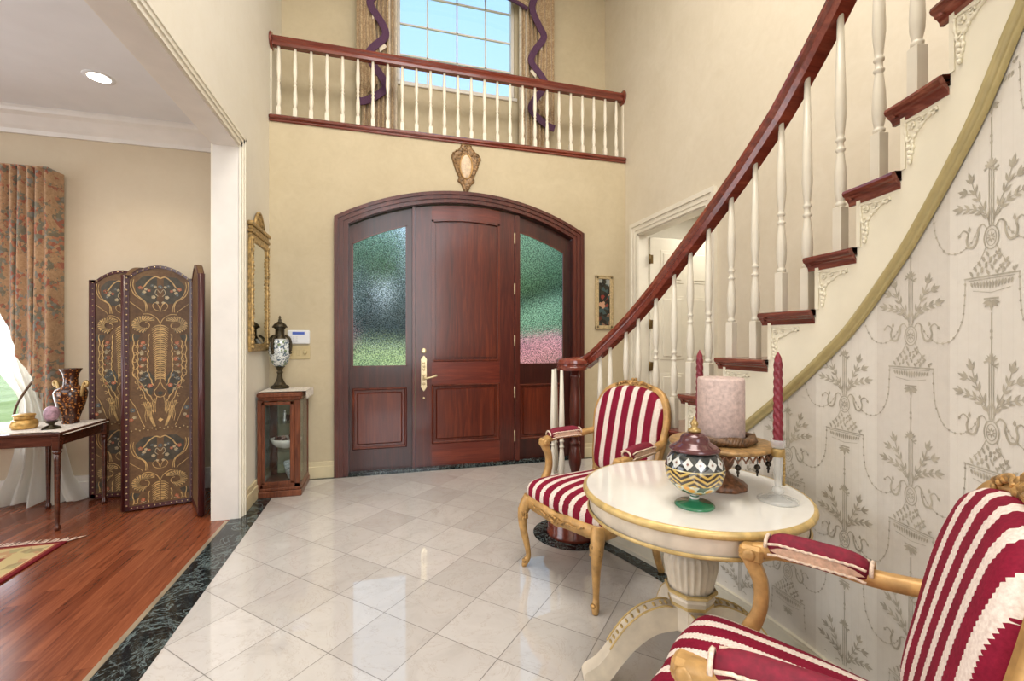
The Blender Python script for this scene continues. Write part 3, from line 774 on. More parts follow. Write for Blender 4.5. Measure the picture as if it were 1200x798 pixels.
for (t0, t1, d) in bands:
    # t measured from inner edge to outer edge
    h0, h1 = lerp(HI, HO, t0), lerp(HI, HO, t1); R0, R1 = lerp(RI, RO+.01, t0), lerp(RI, RO+.01, t1)
    n = 40
    for i in range(n):
        u, w = -1+2*i/n, -1+2*(i+1)/n
        def pt(u, h, R): return (u*h, ACZ+math.sqrt(R*R-(u*h)**2))
        a0, a1, c1, c0 = pt(u, h0, R0), pt(w, h0, R0), pt(w, h1, R1), pt(u, h1, R1)
        v = [(p[0], -d, p[1]) for p in (a0, a1, c1, c0)]+[(p[0], 0, p[1]) for p in (a0, a1, c1, c0)]
        b.add(v, [(0, 1, 2, 3), (0, 4, 5, 1), (3, 2, 6, 7)])
    for sgn in (-1, 1):
        x0, x1 = sorted((sgn*h0, sgn*h1))
        zi, zo = ACZ+math.sqrt(R0*R0-h0*h0), ACZ+math.sqrt(R1*R1-h1*h1)
        za, zb = (zo, zi) if sgn < 0 else (zi, zo)
        v = [(x0, -d, 0), (x1, -d, 0), (x1, -d, zb), (x0, -d, za), (x0, 0, 0), (x1, 0, 0), (x1, 0, zb), (x0, 0, za)]
        b.add(v, [(0, 1, 2, 3), (0, 3, 7, 4), (1, 5, 6, 2), (0, 4, 5, 1)])
b.build('casing', M_mah, d1)
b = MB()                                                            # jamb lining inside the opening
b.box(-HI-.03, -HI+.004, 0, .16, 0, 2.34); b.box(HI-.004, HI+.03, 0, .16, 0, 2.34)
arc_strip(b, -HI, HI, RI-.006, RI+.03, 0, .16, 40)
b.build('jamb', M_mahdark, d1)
LX0, LX1 = 0.269-ACX, 1.267-ACX                                     # leaf edges
b = MB()
b.box(LX0-.03, LX0-.004, .012, .13, 0, arch(LX0+ACX, RI-.01)); b.box(LX1+.004, LX1+.05, .012, .13, 0, arch(LX1+.05+ACX, RI-.01))
b.build('mullion', M_mah, d1)
# leaf: stiles, rails, panels
def zarc(x, R): return ACZ+math.sqrt(R*R-x*x)
YL = .035
leaf = MB()
RT = RI-.012
arc_strip(leaf, LX0, LX0+.155, 0, RT, YL, YL+.05, 4, 0.02); arc_strip(leaf, LX1-.155, LX1, 0, RT, YL, YL+.05, 4, 0.02)
lf = leaf.build('door_leaf', M_mah, d1)
b = MB()
arc_strip(b, LX0+.155, LX1-.155, 2.24, RT, YL+.002, YL+.05, 14)
b.box(LX0+.155, LX1-.155, YL+.002, YL+.05, .82, 1.04); b.box(LX0+.155, LX1-.155, YL+.002, YL+.05, .02, .235)
b.build('rail', M_mahx, lf)
def raised_panel(b, x0, x1, z0, z1=None, R=None, y=YL):
    m = .022
    if R is None:
        b.bbox(x0, x1, y+.022, y+.03, z0, z1, .002)
        for (p, q, r_, s_) in ((x0, x1, z0, z0+m), (x0, x1, z1-m, z1), (x0, x0+m, z0, z1), (x1-m, x1, z0, z1)): b.bbox(p, q, y-.006, y+.03, r_, s_, .009)
        b.bbox(x0+m+.022, x1-m-.022, y+.006, y+.03, z0+m+.022, z1-m-.022, .014)
    else:
        arc_strip(b, x0, x1, 0, R, y+.022, y+.03, 14, z0)
        arc_strip(b, x0, x1, R-m, R, y-.006, y+.03, 14)
        b.bbox(x0, x1, y-.006, y+.03, z0, z0+m, .009)
        arc_strip(b, x0, x0+m, 0, R-.004, y-.006, y+.03, 1, z0); arc_strip(b, x1-m, x1, 0, R-.004, y-.006, y+.03, 1, z0)
        arc_strip(b, x0+m+.022, x1-m-.022, 0, R-m-.022, y+.008, y+.03, 14, z0+m+.022)
b = MB(); raised_panel(b, LX0+.155, LX1-.155, 1.04, None, 2.24); b.build('upper_panel', M_panel, lf)
b = MB(); raised_panel(b, LX0+.155, LX1-.155, .235, .82); b.build('lower_panel', M_panel, lf)
# sidelights
for (sx0, sx1, gx0, gx1) in ((-HI, LX0-.03, -.312-ACX, .190-ACX), (LX1+.05, HI, 1.320-ACX, 1.820-ACX)):
    s_ = MB(); RG = 2.225
    arc_strip(s_, sx0, gx0, 0, RT, .05, .1, 4, 0.02); arc_strip(s_, gx1, sx1, 0, RT, .05, .1, 4, 0.02)
    s_.box(gx0, gx1, .05, .1, .80, 1.0); s_.box(gx0, gx1, .05, .1, .02, .22)
    arc_strip(s_, gx0, gx1, RG, RT, .05, .1, 12)
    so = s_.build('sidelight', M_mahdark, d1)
    b = MB(); raised_panel(b, gx0, gx1, .22, .80, None, .05); b.build('lower_panel', M_panel, so)
    b = MB(); arc_strip(b, gx0, gx1, 0, RG, .078, .080, 14, 1.0); b.build('sidelight_glass', M_rain, so)
    b = MB(); m = .012
    arc_strip(b, gx0, gx1, RG-m, RG, .045, .06, 14); b.box(gx0, gx1, .045, .06, 1.0, 1.0+m); arc_strip(b, gx0, gx0+m, 0, RG, .045, .06, 1, 1.0); arc_strip(b, gx1-m, gx1, 0, RG, .045, .06, 1, 1.0)
    b.build('glazing_bead', M_mah, so)
# hardware
b = MB()
hx = .349-ACX
prof = [(-.030, .80), (0, .755), (.030, .80), (.026, .815), (.026, 1.05), (.030, 1.065), (0, 1.105), (-.030, 1.065), (-.026, 1.05), (-.026, .815)]
b.prism([(x+hx, z) for x, z in prof], -.008, M=T(0, YL, 0))
for z in (.83, .87, .91, .97, 1.0, 1.03): b.ball((hx, YL-.009, z), (.013, .005, .014), seg=8, rings=5)
hp = b.build('handle_plate', M_brassl, lf)
b = MB(); b.tube([(hx, YL-.01, .885), (hx, YL-.05, .885), (hx+.02, YL-.056, .885), (hx+.07, YL-.056, .895), (hx+.11, YL-.052, .907)], [.011, .010, .010, .009, .013], 10)
b.ball((hx+.112, YL-.052, .908), (.014, .012, .012)); b.build('lever', M_brassl, hp)
b = MB(); b.lathe([(.026, 0), (.026, .006), (.02, .012), (.012, .014)], 18, M=T(hx, YL, 1.15) @ RX(PI/2)); b.build('deadbolt', M_brassl, lf)
b = MB(); b.ball((hx, YL-.004, .69), (.011, .008, .011)); b.build('door_stud', M_brassl, lf)
for z in (.27, .72, 1.25, 1.78, 2.30): MB().lathe([(.004, -.06), (.009, -.05), (.009, .05), (.004, .06)], 10, M=T(LX1+.002, YL-.006, z)).build('hinge', M_brassl, d1)
MB().box(-HI, HI, -.02, .16, 0, .022).build('threshold', M_black, d1)
# ------------------------------------------------------------------ balcony rail over the front door
bal = thing('balcony_railing', 'white balustrade with mahogany handrail on the ledge above the front door', 'railing', (0, YF, 3.2))
YR = .055
b = MB(); prof = [(-.028, -.042), (.028, -.042), (.034, -.02), (.030, .0), (.040, .015), (.036, .038), (.018, .05), (-.018, .05), (-.036, .038), (-.040, .015), (-.030, 0), (-.034, -.02)]
b.tube([(XL+.012, YR, .735), (XR-.012, YR, .735)], 1.0, sect=prof, smooth=False)
b.build('handrail', M_rail, bal)
b = MB(); b.bbox(XL, XR, -.03, .09, .012, .05, .01); b.bbox(XL, XR, -.018, .0, -.01, .014, .006); b.build('shoe_rail', M_rail, bal)
for x, sg in ((XL, 1), (XR, -1)):
    b = MB(); b.lathe([(.078, 0), (.080, .010), (.070, .018), (.055, .022)], 28, M=T(x+.001*sg, YR, .735) @ RY(sg*PI/2)); b.build('rosette', M_rail, bal)
def baluster_prof(H, sq):
    """turned part of a baluster from the top of its square base (z = sq) to H"""
    return [(.014, sq), (.0165, sq+.008), (.0165, sq+.014), (.012, sq+.018), (.0125, sq+.022), (.018, sq+.05), (.0195, sq+.085), (.0175, sq+.135), (.012, sq+.19), (.0105, sq+.196),
            (.0155, sq+.202), (.0155, sq+.208), (.0105, sq+.213), (.0105, sq+.232), (.015, sq+.237), (.015, sq+.244), (.0105, sq+.249), (.012, sq+.26), (.0185, sq+.33), (.0175, sq+.38), (.0095, H)]
def baluster_mesh(H, sq, w, seg=12):
    b = MB(); b.bbox(-w, w, -w, w, 0, sq, .002); b.lathe(baluster_prof(H, sq), seg); return b
pr = baluster_mesh(.70, .10, .0175)
# shrink the turned pattern vertically for the short rail
pr.v = [(x, y, z if z <= .1 else .1+(z-.1)*1.0) for x, y, z in pr.v]
bp = pr.build('baluster', M_balw, bal, (XL+.066, YR, .05))
pitch = .1350
for i in range(1, 26):
    c = bp.copy(); col.objects.link(c); c.parent = bal; c.location = (XL+.066+pitch*i, YR, .05)
for x in (XL+.006, XR-.006):
    b = MB(); b.bbox(-.005, .005, -.0175, .0175, 0, .69, .001); b.build('half_baluster', M_balw, bal, (x, YR, .05))

# ------------------------------------------------------------------ curved stair wall with printed paper
def stair_wall():
    b = MB(); S = [-1.24+0.04*i for i in range(108)]; zs = 12; uvs = []
    for i in range(len(S)-1):
        a, c = S[i], S[i+1]; ha, hc = mould_z(a)+.01, mould_z(c)+.01
        for k in range(zs):
            v = [plan(a, 0, ha*k/zs), plan(c, 0, hc*k/zs), plan(c, 0, hc*(k+1)/zs), plan(a, 0, ha*(k+1)/zs)]
            b.add(v, [(0, 1, 2, 3)], 0, True)
    # back face and top so the wall has thickness
    for i in range(len(S)-1):
        a, c = S[i], S[i+1]; ha, hc = mould_z(a)+.01, mould_z(c)+.01
        b.add([plan(a, -.1, 0), plan(c, -.1, 0), plan(c, -.1, hc), plan(a, -.1, ha)], [(3, 2, 1, 0)], 0)
    e = S[-1]; b.add([plan(e, 0, 0), plan(e, -.1, 0), plan(e, -.1, mould_z(e)), plan(e, 0, mould_z(e))], [(0, 1, 2, 3)], 0)
    # printed motifs ---------------------------------------------------
    def motif(s0, z0):
        off = .0012
        def F(x, z): return plan(s0+x, off, z0+z)
        def ok(x, z): return z0+z < mould_z(s0+x)-.012 and z0+z > .125 and -1.2 < s0+x < 3.0
        def rib(p, w):
            q = []; 
            for pt in p:
                if ok(*pt): q.append(pt)
                else:
                    if len(q) > 1: b.ribbon(q, w if not hasattr(w, '__len__') else w[:len(q)], 1, F)
                    q = []
            if len(q) > 1: b.ribbon(q, w if not hasattr(w, '__len__') else w[:len(q)], 1, F)
        def leaf(x, z, a, L, w):
            if not ok(x+L*math.cos(a), z+L*math.sin(a)) or not ok(x, z): return
            pts = []
            for t, k in ((0, 0), (.3, 1), (.6, .85), (1, 0), (.6, -.85), (.3, -1)):
                u, v_ = L*t, k*w; pts.append((x+u*math.cos(a)-v_*math.sin(a), z+u*math.sin(a)+v_*math.cos(a)))
            b.poly(pts, 1, F)
        ring = lambda cx, cz, rx, rz, n=20: [(cx+rx*math.cos(2*PI*k/n), cz+rz*math.sin(2*PI*k/n)) for k in range(n+1)]
        # central oval medallion
        rib(ring(0, 0, .020, .028), .003); rib(ring(0, 0, .013, .020), .002)
        for k in range(8):
            a = 2*PI*k/8; leaf(.003*math.cos(a), .003*math.sin(a), a, .010, .002)
        # shaft above with ribbed band
        for x in (-.006, 0, .006): rib([(x, .03), (x, .1), (x, .17)], .0022)
        rib([(-.02, .166), (-.008, .172), (.008, .160), (.02, .166)], .005); rib([(-.016, .175), (.016, .155)], .003)
        for k in range(6): leaf(0, .17, PI*(.15+.14*k), .02, .003)
        # leaf sprays
        for sg in (-1, 1):
            for (pa, n) in (([(.004, .03), (.018, .07), (.040, .11), (.054, .15)], 5), ([(.016, .06), (.045, .078), (.082, .088)], 4), ([(.045, .115), (.068, .125)], 1)):
                sp = spline(pa, 6); rib([(sg*x, z) for x, z in sp], .0022)
                for k in range(n):
                    i = int((len(sp)-2)*(k+1)/n); x, z = sp[i]; x2, z2 = sp[i+1]; a = math.atan2(z2-z, x2-x)
                    for tt in (.65, -.65):
                        aa = a+tt*.85; leaf(sg*x, z, aa if sg > 0 else PI-aa, .024, .0036)
                x, z = sp[-1]; a = math.atan2(z-sp[-2][1], x-sp[-2][0]); leaf(sg*x, z, a if sg > 0 else PI-a, .028, .005)
            # S scrolls
            sc_ = spline([(.012, .024), (.022, .036), (.034, .03), (.036, .012), (.046, -.012), (.062, -.012), (.068, .006), (.064, .022), (.076, .032), (.086, .026)], 5)
            rib([(sg*x, z) for x, z in sc_], [.002+.004*math.sin(PI*k/(len(sc_)-1)) for k in range(len(sc_))])
            leaf(sg*.06, .026, PI/2 if sg > 0 else PI/2, .014, .004); leaf(sg*.086, .026, -PI/2+.5*sg, .012, .004)
            rib([(sg*x, z) for x, z in spline([(.014, -.02), (.03, -.05), (.05, -.07)], 5)], .0015)
        # heap of foliage, tray and gadrooned bowl
        for r_ in range(5):
            n = r_+2; z = -.034-.011*r_; w = .012+.011*r_
            for k in range(n):
                x = -w+2*w*k/(n-1)
                leaf(x, z, -PI/2+.9*((x > 0)-.5)*(1 if k % 2 else -1), .013, .0035); leaf(x+.004, z-.004, .6 if k % 2 else 2.4, .011, .003)
        rib([(-.075, -.092), (.075, -.092)], .0035); rib([(-.062, -.098), (.062, -.098)], .002)
        for k in range(14):
            x = -.056+.112*k/13; leaf(x, -.102, -PI/2+(-x*6), .022-abs(x)*.15, .0032)
        rib([(-.05, -.124), (0, -.132), (.05, -.124)], .0015)
        # pendant fleur
        for a in (-PI/2, -PI/2+.9, -PI/2-.9, -.2, PI+.2): leaf(0, -.152, a, .024, .005)
        rib([(-.02, -.146), (.02, -.146)], .004)
        # stem down to the next motif
        rib([(0, -.18), (0, -.24), (0, -.3)], .0022); leaf(0, -.235, -PI/2, .012, .004); leaf(0, -.23, PI/2, .012, .004)
        # bead garlands to the neighbouring columns
        for sg in (-1, 1):
            gp = spline([(.072, -.092), (.074, -.15), (.082, -.20), (.11, -.245), (.15, -.255), (.185, -.235), (.205, -.205)], 7)
            pts = [(sg*x, z) for x, z in gp]; rib(pts, .0012)
            for k in range(2, len(pts), 3):
                x, z = pts[k]
                if ok(x, z+.006) and ok(x, z-.006): b.poly(ring(x, z, .0034, .0034, 6)[:-1], 1, F)
    W, P = .24, .467
    for c in range(-6, 12):
        s0 = .216+W*c; zz = 1.03 if c % 2 == 0 else 1.03-P/2
        for k in range(-3, 4):
            z0 = zz+P*k
            if -.2 < z0 < mould_z(s0+.3)+.35 and z0 < 2.9: motif(s0, z0)
    # uv = (s, z)
    o = b.build('wall_stair', [M_paper, M_motif], fix=False)
    me = o.data; uv = me.uv_layers.new(name='UVMap')
    for l in me.loops:
        x, y, z = me.vertices[l.vertex_index].co
        if y >= SY: s = -3.1*math.atan2(y-SY, x+1.56)
        else: s = -1.6*math.atan2(y-SY, x+.06)
        if s > S1: s = S1+math.hypot(x-P1[0], y-P1[1])
        uv.data[l.index].uv = (s, z)
    return struct(o)
stair_wall()
b = MB()                                                            # cream skirting that follows the wall
S = [-1.24+0.04*i for i in range(108)]
for (h0, h1, o0, o1) in ((0, .085, .014, .014), (.085, .1, .014, .004), (.0, .022, .024, .024), (.022, .03, .024, .014)):
    b.grid(lambda u, v: plan(lerp(S[0], S[-1], u), lerp(o0, o1, v), lerp(h0, h1, v)), 106, 1, smooth=False)
b.grid(lambda u, v: plan(lerp(S[0], S[-1], u), lerp(.0165, 0, v), .1), 106, 1)
b.build('baseboard_stair', M_string)['kind'] = 'structure'

# ------------------------------------------------------------------ staircase
RISE = .195
TIP = {1: -1.42, 2: -1.25, 3: -1.035, 4: -.825, 5: -.608, 6: -.378, 7: -.140, 8: .075, 9: .243, 10: .404, 11: .560, 12: .72, 13: .88, 14: 1.04, 15: 1.20, 16: 1.36, 17: 1.53}
stair = thing('staircase', 'curved staircase with mahogany treads, white balusters and mahogany handrail', 'staircase', (1.5, 2.4, 0))
SO = Vector((-1.5, -2.4, 0))
def P3(s, off, z): return Vector(plan(s, off, z))+SO
def outer(s, z):
    x, y, _ = plan(s, 0, 0); dx, dy = plan_out(s); t = (XR-.004-x)/dx
    return Vector((x+dx*t, y+dy*t, z))+SO
OV = .035
def tread_mesh(n):
    """tread board: moulded nosing along the front and the return at the well side"""
    b = MB(); z = RISE*n; s0 = TIP[n]; s1 = TIP[n+1]+.03
    N_ = 4; prof = [(0.0, -.052), (.010, -.052), (.012, -.042), (.018, -.034), (.024, -.030), (.026, -.024), (.033, -.020), (.037, -.011), (.034, -.002), (.027, 0)]
    # top board
    top = lambda off: [P3(lerp(s0, s1, i/N_), off, z) for i in range(N_+1)]
    inn, out_ = top(.027), [outer(lerp(s0, s1, i/N_), z) for i in range(N_+1)]
    vs_ = []; fs = []
    for k, zz in ((0, 0), (1, -.022)):
        for i in range(N_+1): vs_.append(tuple(inn[i]+Vector((0, 0, zz))))
        for i in range(N_+1): vs_.append(tuple(out_[i]+Vector((0, 0, zz))))
    m = N_+1
    for i in range(N_): fs += [(i, i+1, m+i+1, m+i), (2*m+i, 3*m+i, 3*m+i+1, 2*m+i+1)]
    fs += [(0, m, 3*m, 2*m), (N_, 3*m-1+1-1, 3*m-1, 2*m-1)] if False else [(0, m, 3*m, 2*m)]
    b.add(vs_, fs)
    # side return with moulded profile
    st = []
    for i in range(N_+1):
        s = lerp(s0-.0, s1-.003, i/N_); st += [tuple(P3(s, o, z+h)) for (o, h) in prof]
    k = len(prof); fs = []
    for i in range(N_):
        for j in range(k-1): fs.append((i*k+j, (i+1)*k+j, (i+1)*k+j+1, i*k+j+1))
    fs.append(tuple(range(k))[::-1]); fs.append(tuple(N_*k+j for j in range(k)))
    b.add(st, fs)
    # front nosing across the tread
    fr = []
    p0, p1 = P3(s0, .027, z), outer(s0, z); d = (P3(s0-.05, .0, 0)-P3(s0+.05, 0, 0)).normalized()
    M_ = [( .0, 0), (.004, -.004), (.003, -.012), (-.004, -.02), (-.012, -.024), (-.02, -.036), (-.03, -.036)]
    for p in (p0, p1): fr += [tuple(p+d*a+Vector((0, 0, h))) for a, h in M_]
    k = len(M_); b.add(fr, [(j, j+1, k+j+1, k+j) for j in range(k-1)]+[tuple(range(k))])
    return b
for n in range(2, 17):
    tread_mesh(n).build('tread', M_tread, stair)
    b = MB(); s0 = TIP[n]+.03; z1 = RISE*n-.02; z0 = RISE*(n-1)
    a, c = P3(s0, .012, 0), outer(s0, 0); d = (P3(s0+.05, 0, 0)-P3(s0-.05, 0, 0)).normalized()*.015; up = Vector((0, 0, 1))
    v = [a+up*z0, c+up*z0, c+up*z1, a+up*z1]; v += [p+d for p in v]
    b.add([tuple(p) for p in v], [(0, 1, 2, 3), (7, 6, 5, 4), (0, 3, 7, 4), (1, 5, 6, 2), (3, 2, 6, 7), (0, 4, 5, 1)])
    b.build('riser', M_string, stair)
# first step: round drum
z1 = RISE; dc = Vector((DC[0], DC[1], 0))+SO
b = MB(); b.lathe([(.168, 0.0), (.168, .02), (.160, .03), (.158, z1-.045), (.150, z1-.035)], 40, M=T(*dc)); b.build('starting_riser', M_rail, stair)
b = MB(); b.lathe([(.165, z1-.036), (.170, z1-.026), (.182, z1-.020), (.188, z1-.012), (.188, z1-.005), (.182, z1)], 40, M=T(*dc))
s_ = [lerp(-1.41, -1.22, i/4) for i in range(5)]
v = [tuple(P3(s, .03, z1)) for s in s_]+[tuple(outer(min(s, -1.2), z1)) for s in s_]; v += [(p[0], p[1], z1-.036) for p in v]
b.add(v, [(i, i+1, 6+i, 5+i) for i in range(4)]+[(10+i, 15+i, 16+i, 11+i) for i in range(4)]+[(0, 5, 15, 10), (4, 14, 19, 9), (0, 10, 11, 1)])
b.build('starting_tread', M_tread, stair)
# stringer facing between the treads and the gold moulding
b = MB(); off = .008
for n in range(1, 17):
    s0 = TIP[n]+.03 if n > 1 else -1.24; s1 = TIP[n+1]+.03; zt = RISE*n-.03
    k = 6
    for i in range(k):
        a, c = lerp(s0, s1, i/k), lerp(s0, s1, (i+1)/k)
        za, zc = min(mould_z(a), zt), min(mould_z(c), zt)
        v = [P3(a, off, za), P3(c, off, zc), P3(c, off, zt), P3(a, off, zt)]
        w = [P3(a, -.03, za), P3(c, -.03, zc), P3(c, -.03, zt), P3(a, -.03, zt)]
        b.add([tuple(p) for p in v+w], [(0, 1, 2, 3), (7, 6, 5, 4), (0, 4, 5, 1), (3, 2, 6, 7)], 0)
b.build('stringer', M_string, stair)
# gold moulding under the stringer
S = [-1.2+.04*i for i in range(108)]
path = [tuple(P3(s, .004, mould_z(s))) for s in S]
sect = [(-.022, 0), (-.022, .009), (-.015, .014), (-.009, .009), (-.004, .020), (.004, .024), (.011, .019), (.014, .009), (.022, .010), (.022, 0)]
b = MB(); vs_ = []
for i, s in enumerate(S):
    t = (Vector(path[min(i+1, len(S)-1)])-Vector(path[max(i-1, 0)])).normalized(); ox, oy = plan_out(s); nrm = Vector((-ox, -oy, 0)); w = nrm.cross(t); w.normalize()
    if w.z < 0: w = -w
    for a, h in sect: vs_.append(tuple(Vector(path[i])+w*(a*.86)+nrm*h))
k = len(sect); b.add(vs_, [(i*k+j, i*k+j+1, (i+1)*k+j+1, (i+1)*k+j) for i in range(len(S)-1) for j in range(k-1)], 0, True)
b.build('gold_moulding', M_mould, stair)
# carved scroll brackets under the tread ends
for n in range(2, 16):
    b = MB(); s0 = TIP[n]+.036; z0 = RISE*n-.054
    L = min(.13, TIP[n+1]-TIP[n]-.05)
    def F(x, z, o=.010): return P3(s0+x, o, z0+z)
    for (pts, r) in (([(.005, -.004), (.045, -.008), (L*.7, -.014), (L, -.012), (L+.004, -.022), (L-.012, -.024)], .005),
                     ([(L*.9, -.018), (L*.55, -.04), (.045, -.052), (.032, -.07), (.034, -.092), (.028, -.112), (.024, -.13)], .006),
                     ([(.008, -.006), (.010, -.04), (.016, -.07), (.018, -.1), (.022, -.13)], .005),
                     ([(.02, -.02), (.036, -.018), (.036, -.032), (.024, -.032), (.026, -.024)], .004),
                     ([(.024, -.05), (.014, -.058), (.02, -.066), (.03, -.06)], .004),
                     ([(.05, -.018), (.066, -.016), (.064, -.028), (.054, -.026)], .0035)):
        sp = spline(pts, 5); m = len(sp)
        b.tube([tuple(F(x, z)) for x, z in sp], [r*(.75+.35*math.sin(i*1.7)) for i in range(m)], 6)
    for z in (-.085, -.1, -.115, -.128): b.ball(tuple(F(.025, z, .012)), (.006, .006, .008), seg=6, rings=4)
    br = b.build('bracket', M_string, stair)
# balusters
RAILZ = [(-1.36, 1.10), (-1.264, 1.162), (-1.16, 1.245), (-.994, 1.3725), (-.807, 1.535), (-.66, 1.675), (-.5136, 1.805), (-.2776, 2.008), (-.08, 2.186), (.084, 2.362), (.18, 2.465), (.35, 2.66), (.56, 2.90), (.8, 3.2), (1.1, 3.56)]
def rail_z(s): return interp(s, RAILZ)
BAL = [(2, -1.24), (2, -1.16), (3, -1.035), (3, -.943), (4, -.815), (4, -.69), (5, -.583), (5, -.47), (6, -.338), (6, -.21), (7, -.082), (7, .034), (8, .170), (9, .314), (10, .443), (11, .60), (12, .76), (13, .92), (14, 1.08), (15, 1.24), (16, 1.40)]
for n, s in BAL:
    z0 = RISE*n; zt = rail_z(s)-.028; H = zt-z0
    m = baluster_mesh(H, .165, .0175, 14)
    p = P3(s, -.03, z0); th = plan_th(s)
    m.build('baluster', M_bal, stair, p, th)
# handrail: volute, easing and spiral climb
RS = [(-.030, -.036), (.030, -.036), (.038, -.014), (.030, -.004), (.030, .002), (.042, .012), (.038, .032), (.018, .043), (-.018, .043), (-.038, .032), (-.042, .012), (-.030, .002), (-.030, -.004), (-.038, -.014)]
S = [-1.36+.04*i for i in range(73)]
pth = [P3(s, -.03, rail_z(s)) for s in S]
# leading curl around the newel
nx = Vector((DC[0]+.02, DC[1]+.005, 0))+SO; VZ = 1.092
curl = []
st = pth[0]; a0 = math.atan2(st.y-nx.y, st.x-nx.x); r0 = (Vector((st.x, st.y))-Vector((nx.x, nx.y))).length
for i in range(34):
    t = i/33; a = a0+t*PI*2.15; r = lerp(max(r0, .12), .035, t**.8)
    if i == 0: continue
    curl.append(Vector((nx.x+r*math.cos(a), nx.y+r*math.sin(a), lerp(pth[0].z, VZ, min(1, t*5)))))
full = [tuple(p) for p in curl[::-1]]+[tuple(p) for p in pth]
b = MB(); b.tube(full, [.85+.15*min(1, i/20) for i in range(len(full))], sect=RS, smooth=False)
b.lathe([(.05, -.036), (.066, -.014), (.058, 0), (.070, .012), (.062, .034), (.03, .043)], 28, M=T(nx.x, nx.y, VZ))
b.build('handrail', M_rail, stair)
# newel and volute balusters
b = MB(); H = VZ-.03-z1
b.bbox(-.034, .034, -.034, .034, 0, .16, .003)
b.lathe([(.028, .16), (.036, .168), (.036, .176), (.024, .182), (.026, .2), (.04, .25), (.042, .28), (.03, .36), (.024, .375), (.034, .385), (.034, .393), (.024, .40), (.024, .43), (.034, .438), (.034, .446), (.024, .454), (.030, .5), (.036, .56), (.034, .68), (.026, H-.06), (.032, H-.05), (.032, H-.035), (.024, H-.03), (.03, H)], 20)
b.build('newel_post', M_mah, stair, (nx.x, nx.y, z1))
for (dx, dy) in ((-.137, .04), (-.095, .105), (-.105, -.03)):
    m = baluster_mesh(VZ-.03-z1, .17, .0175, 14); m.build('baluster', M_bal, stair, (nx.x+dx, nx.y+dy, z1), .4)
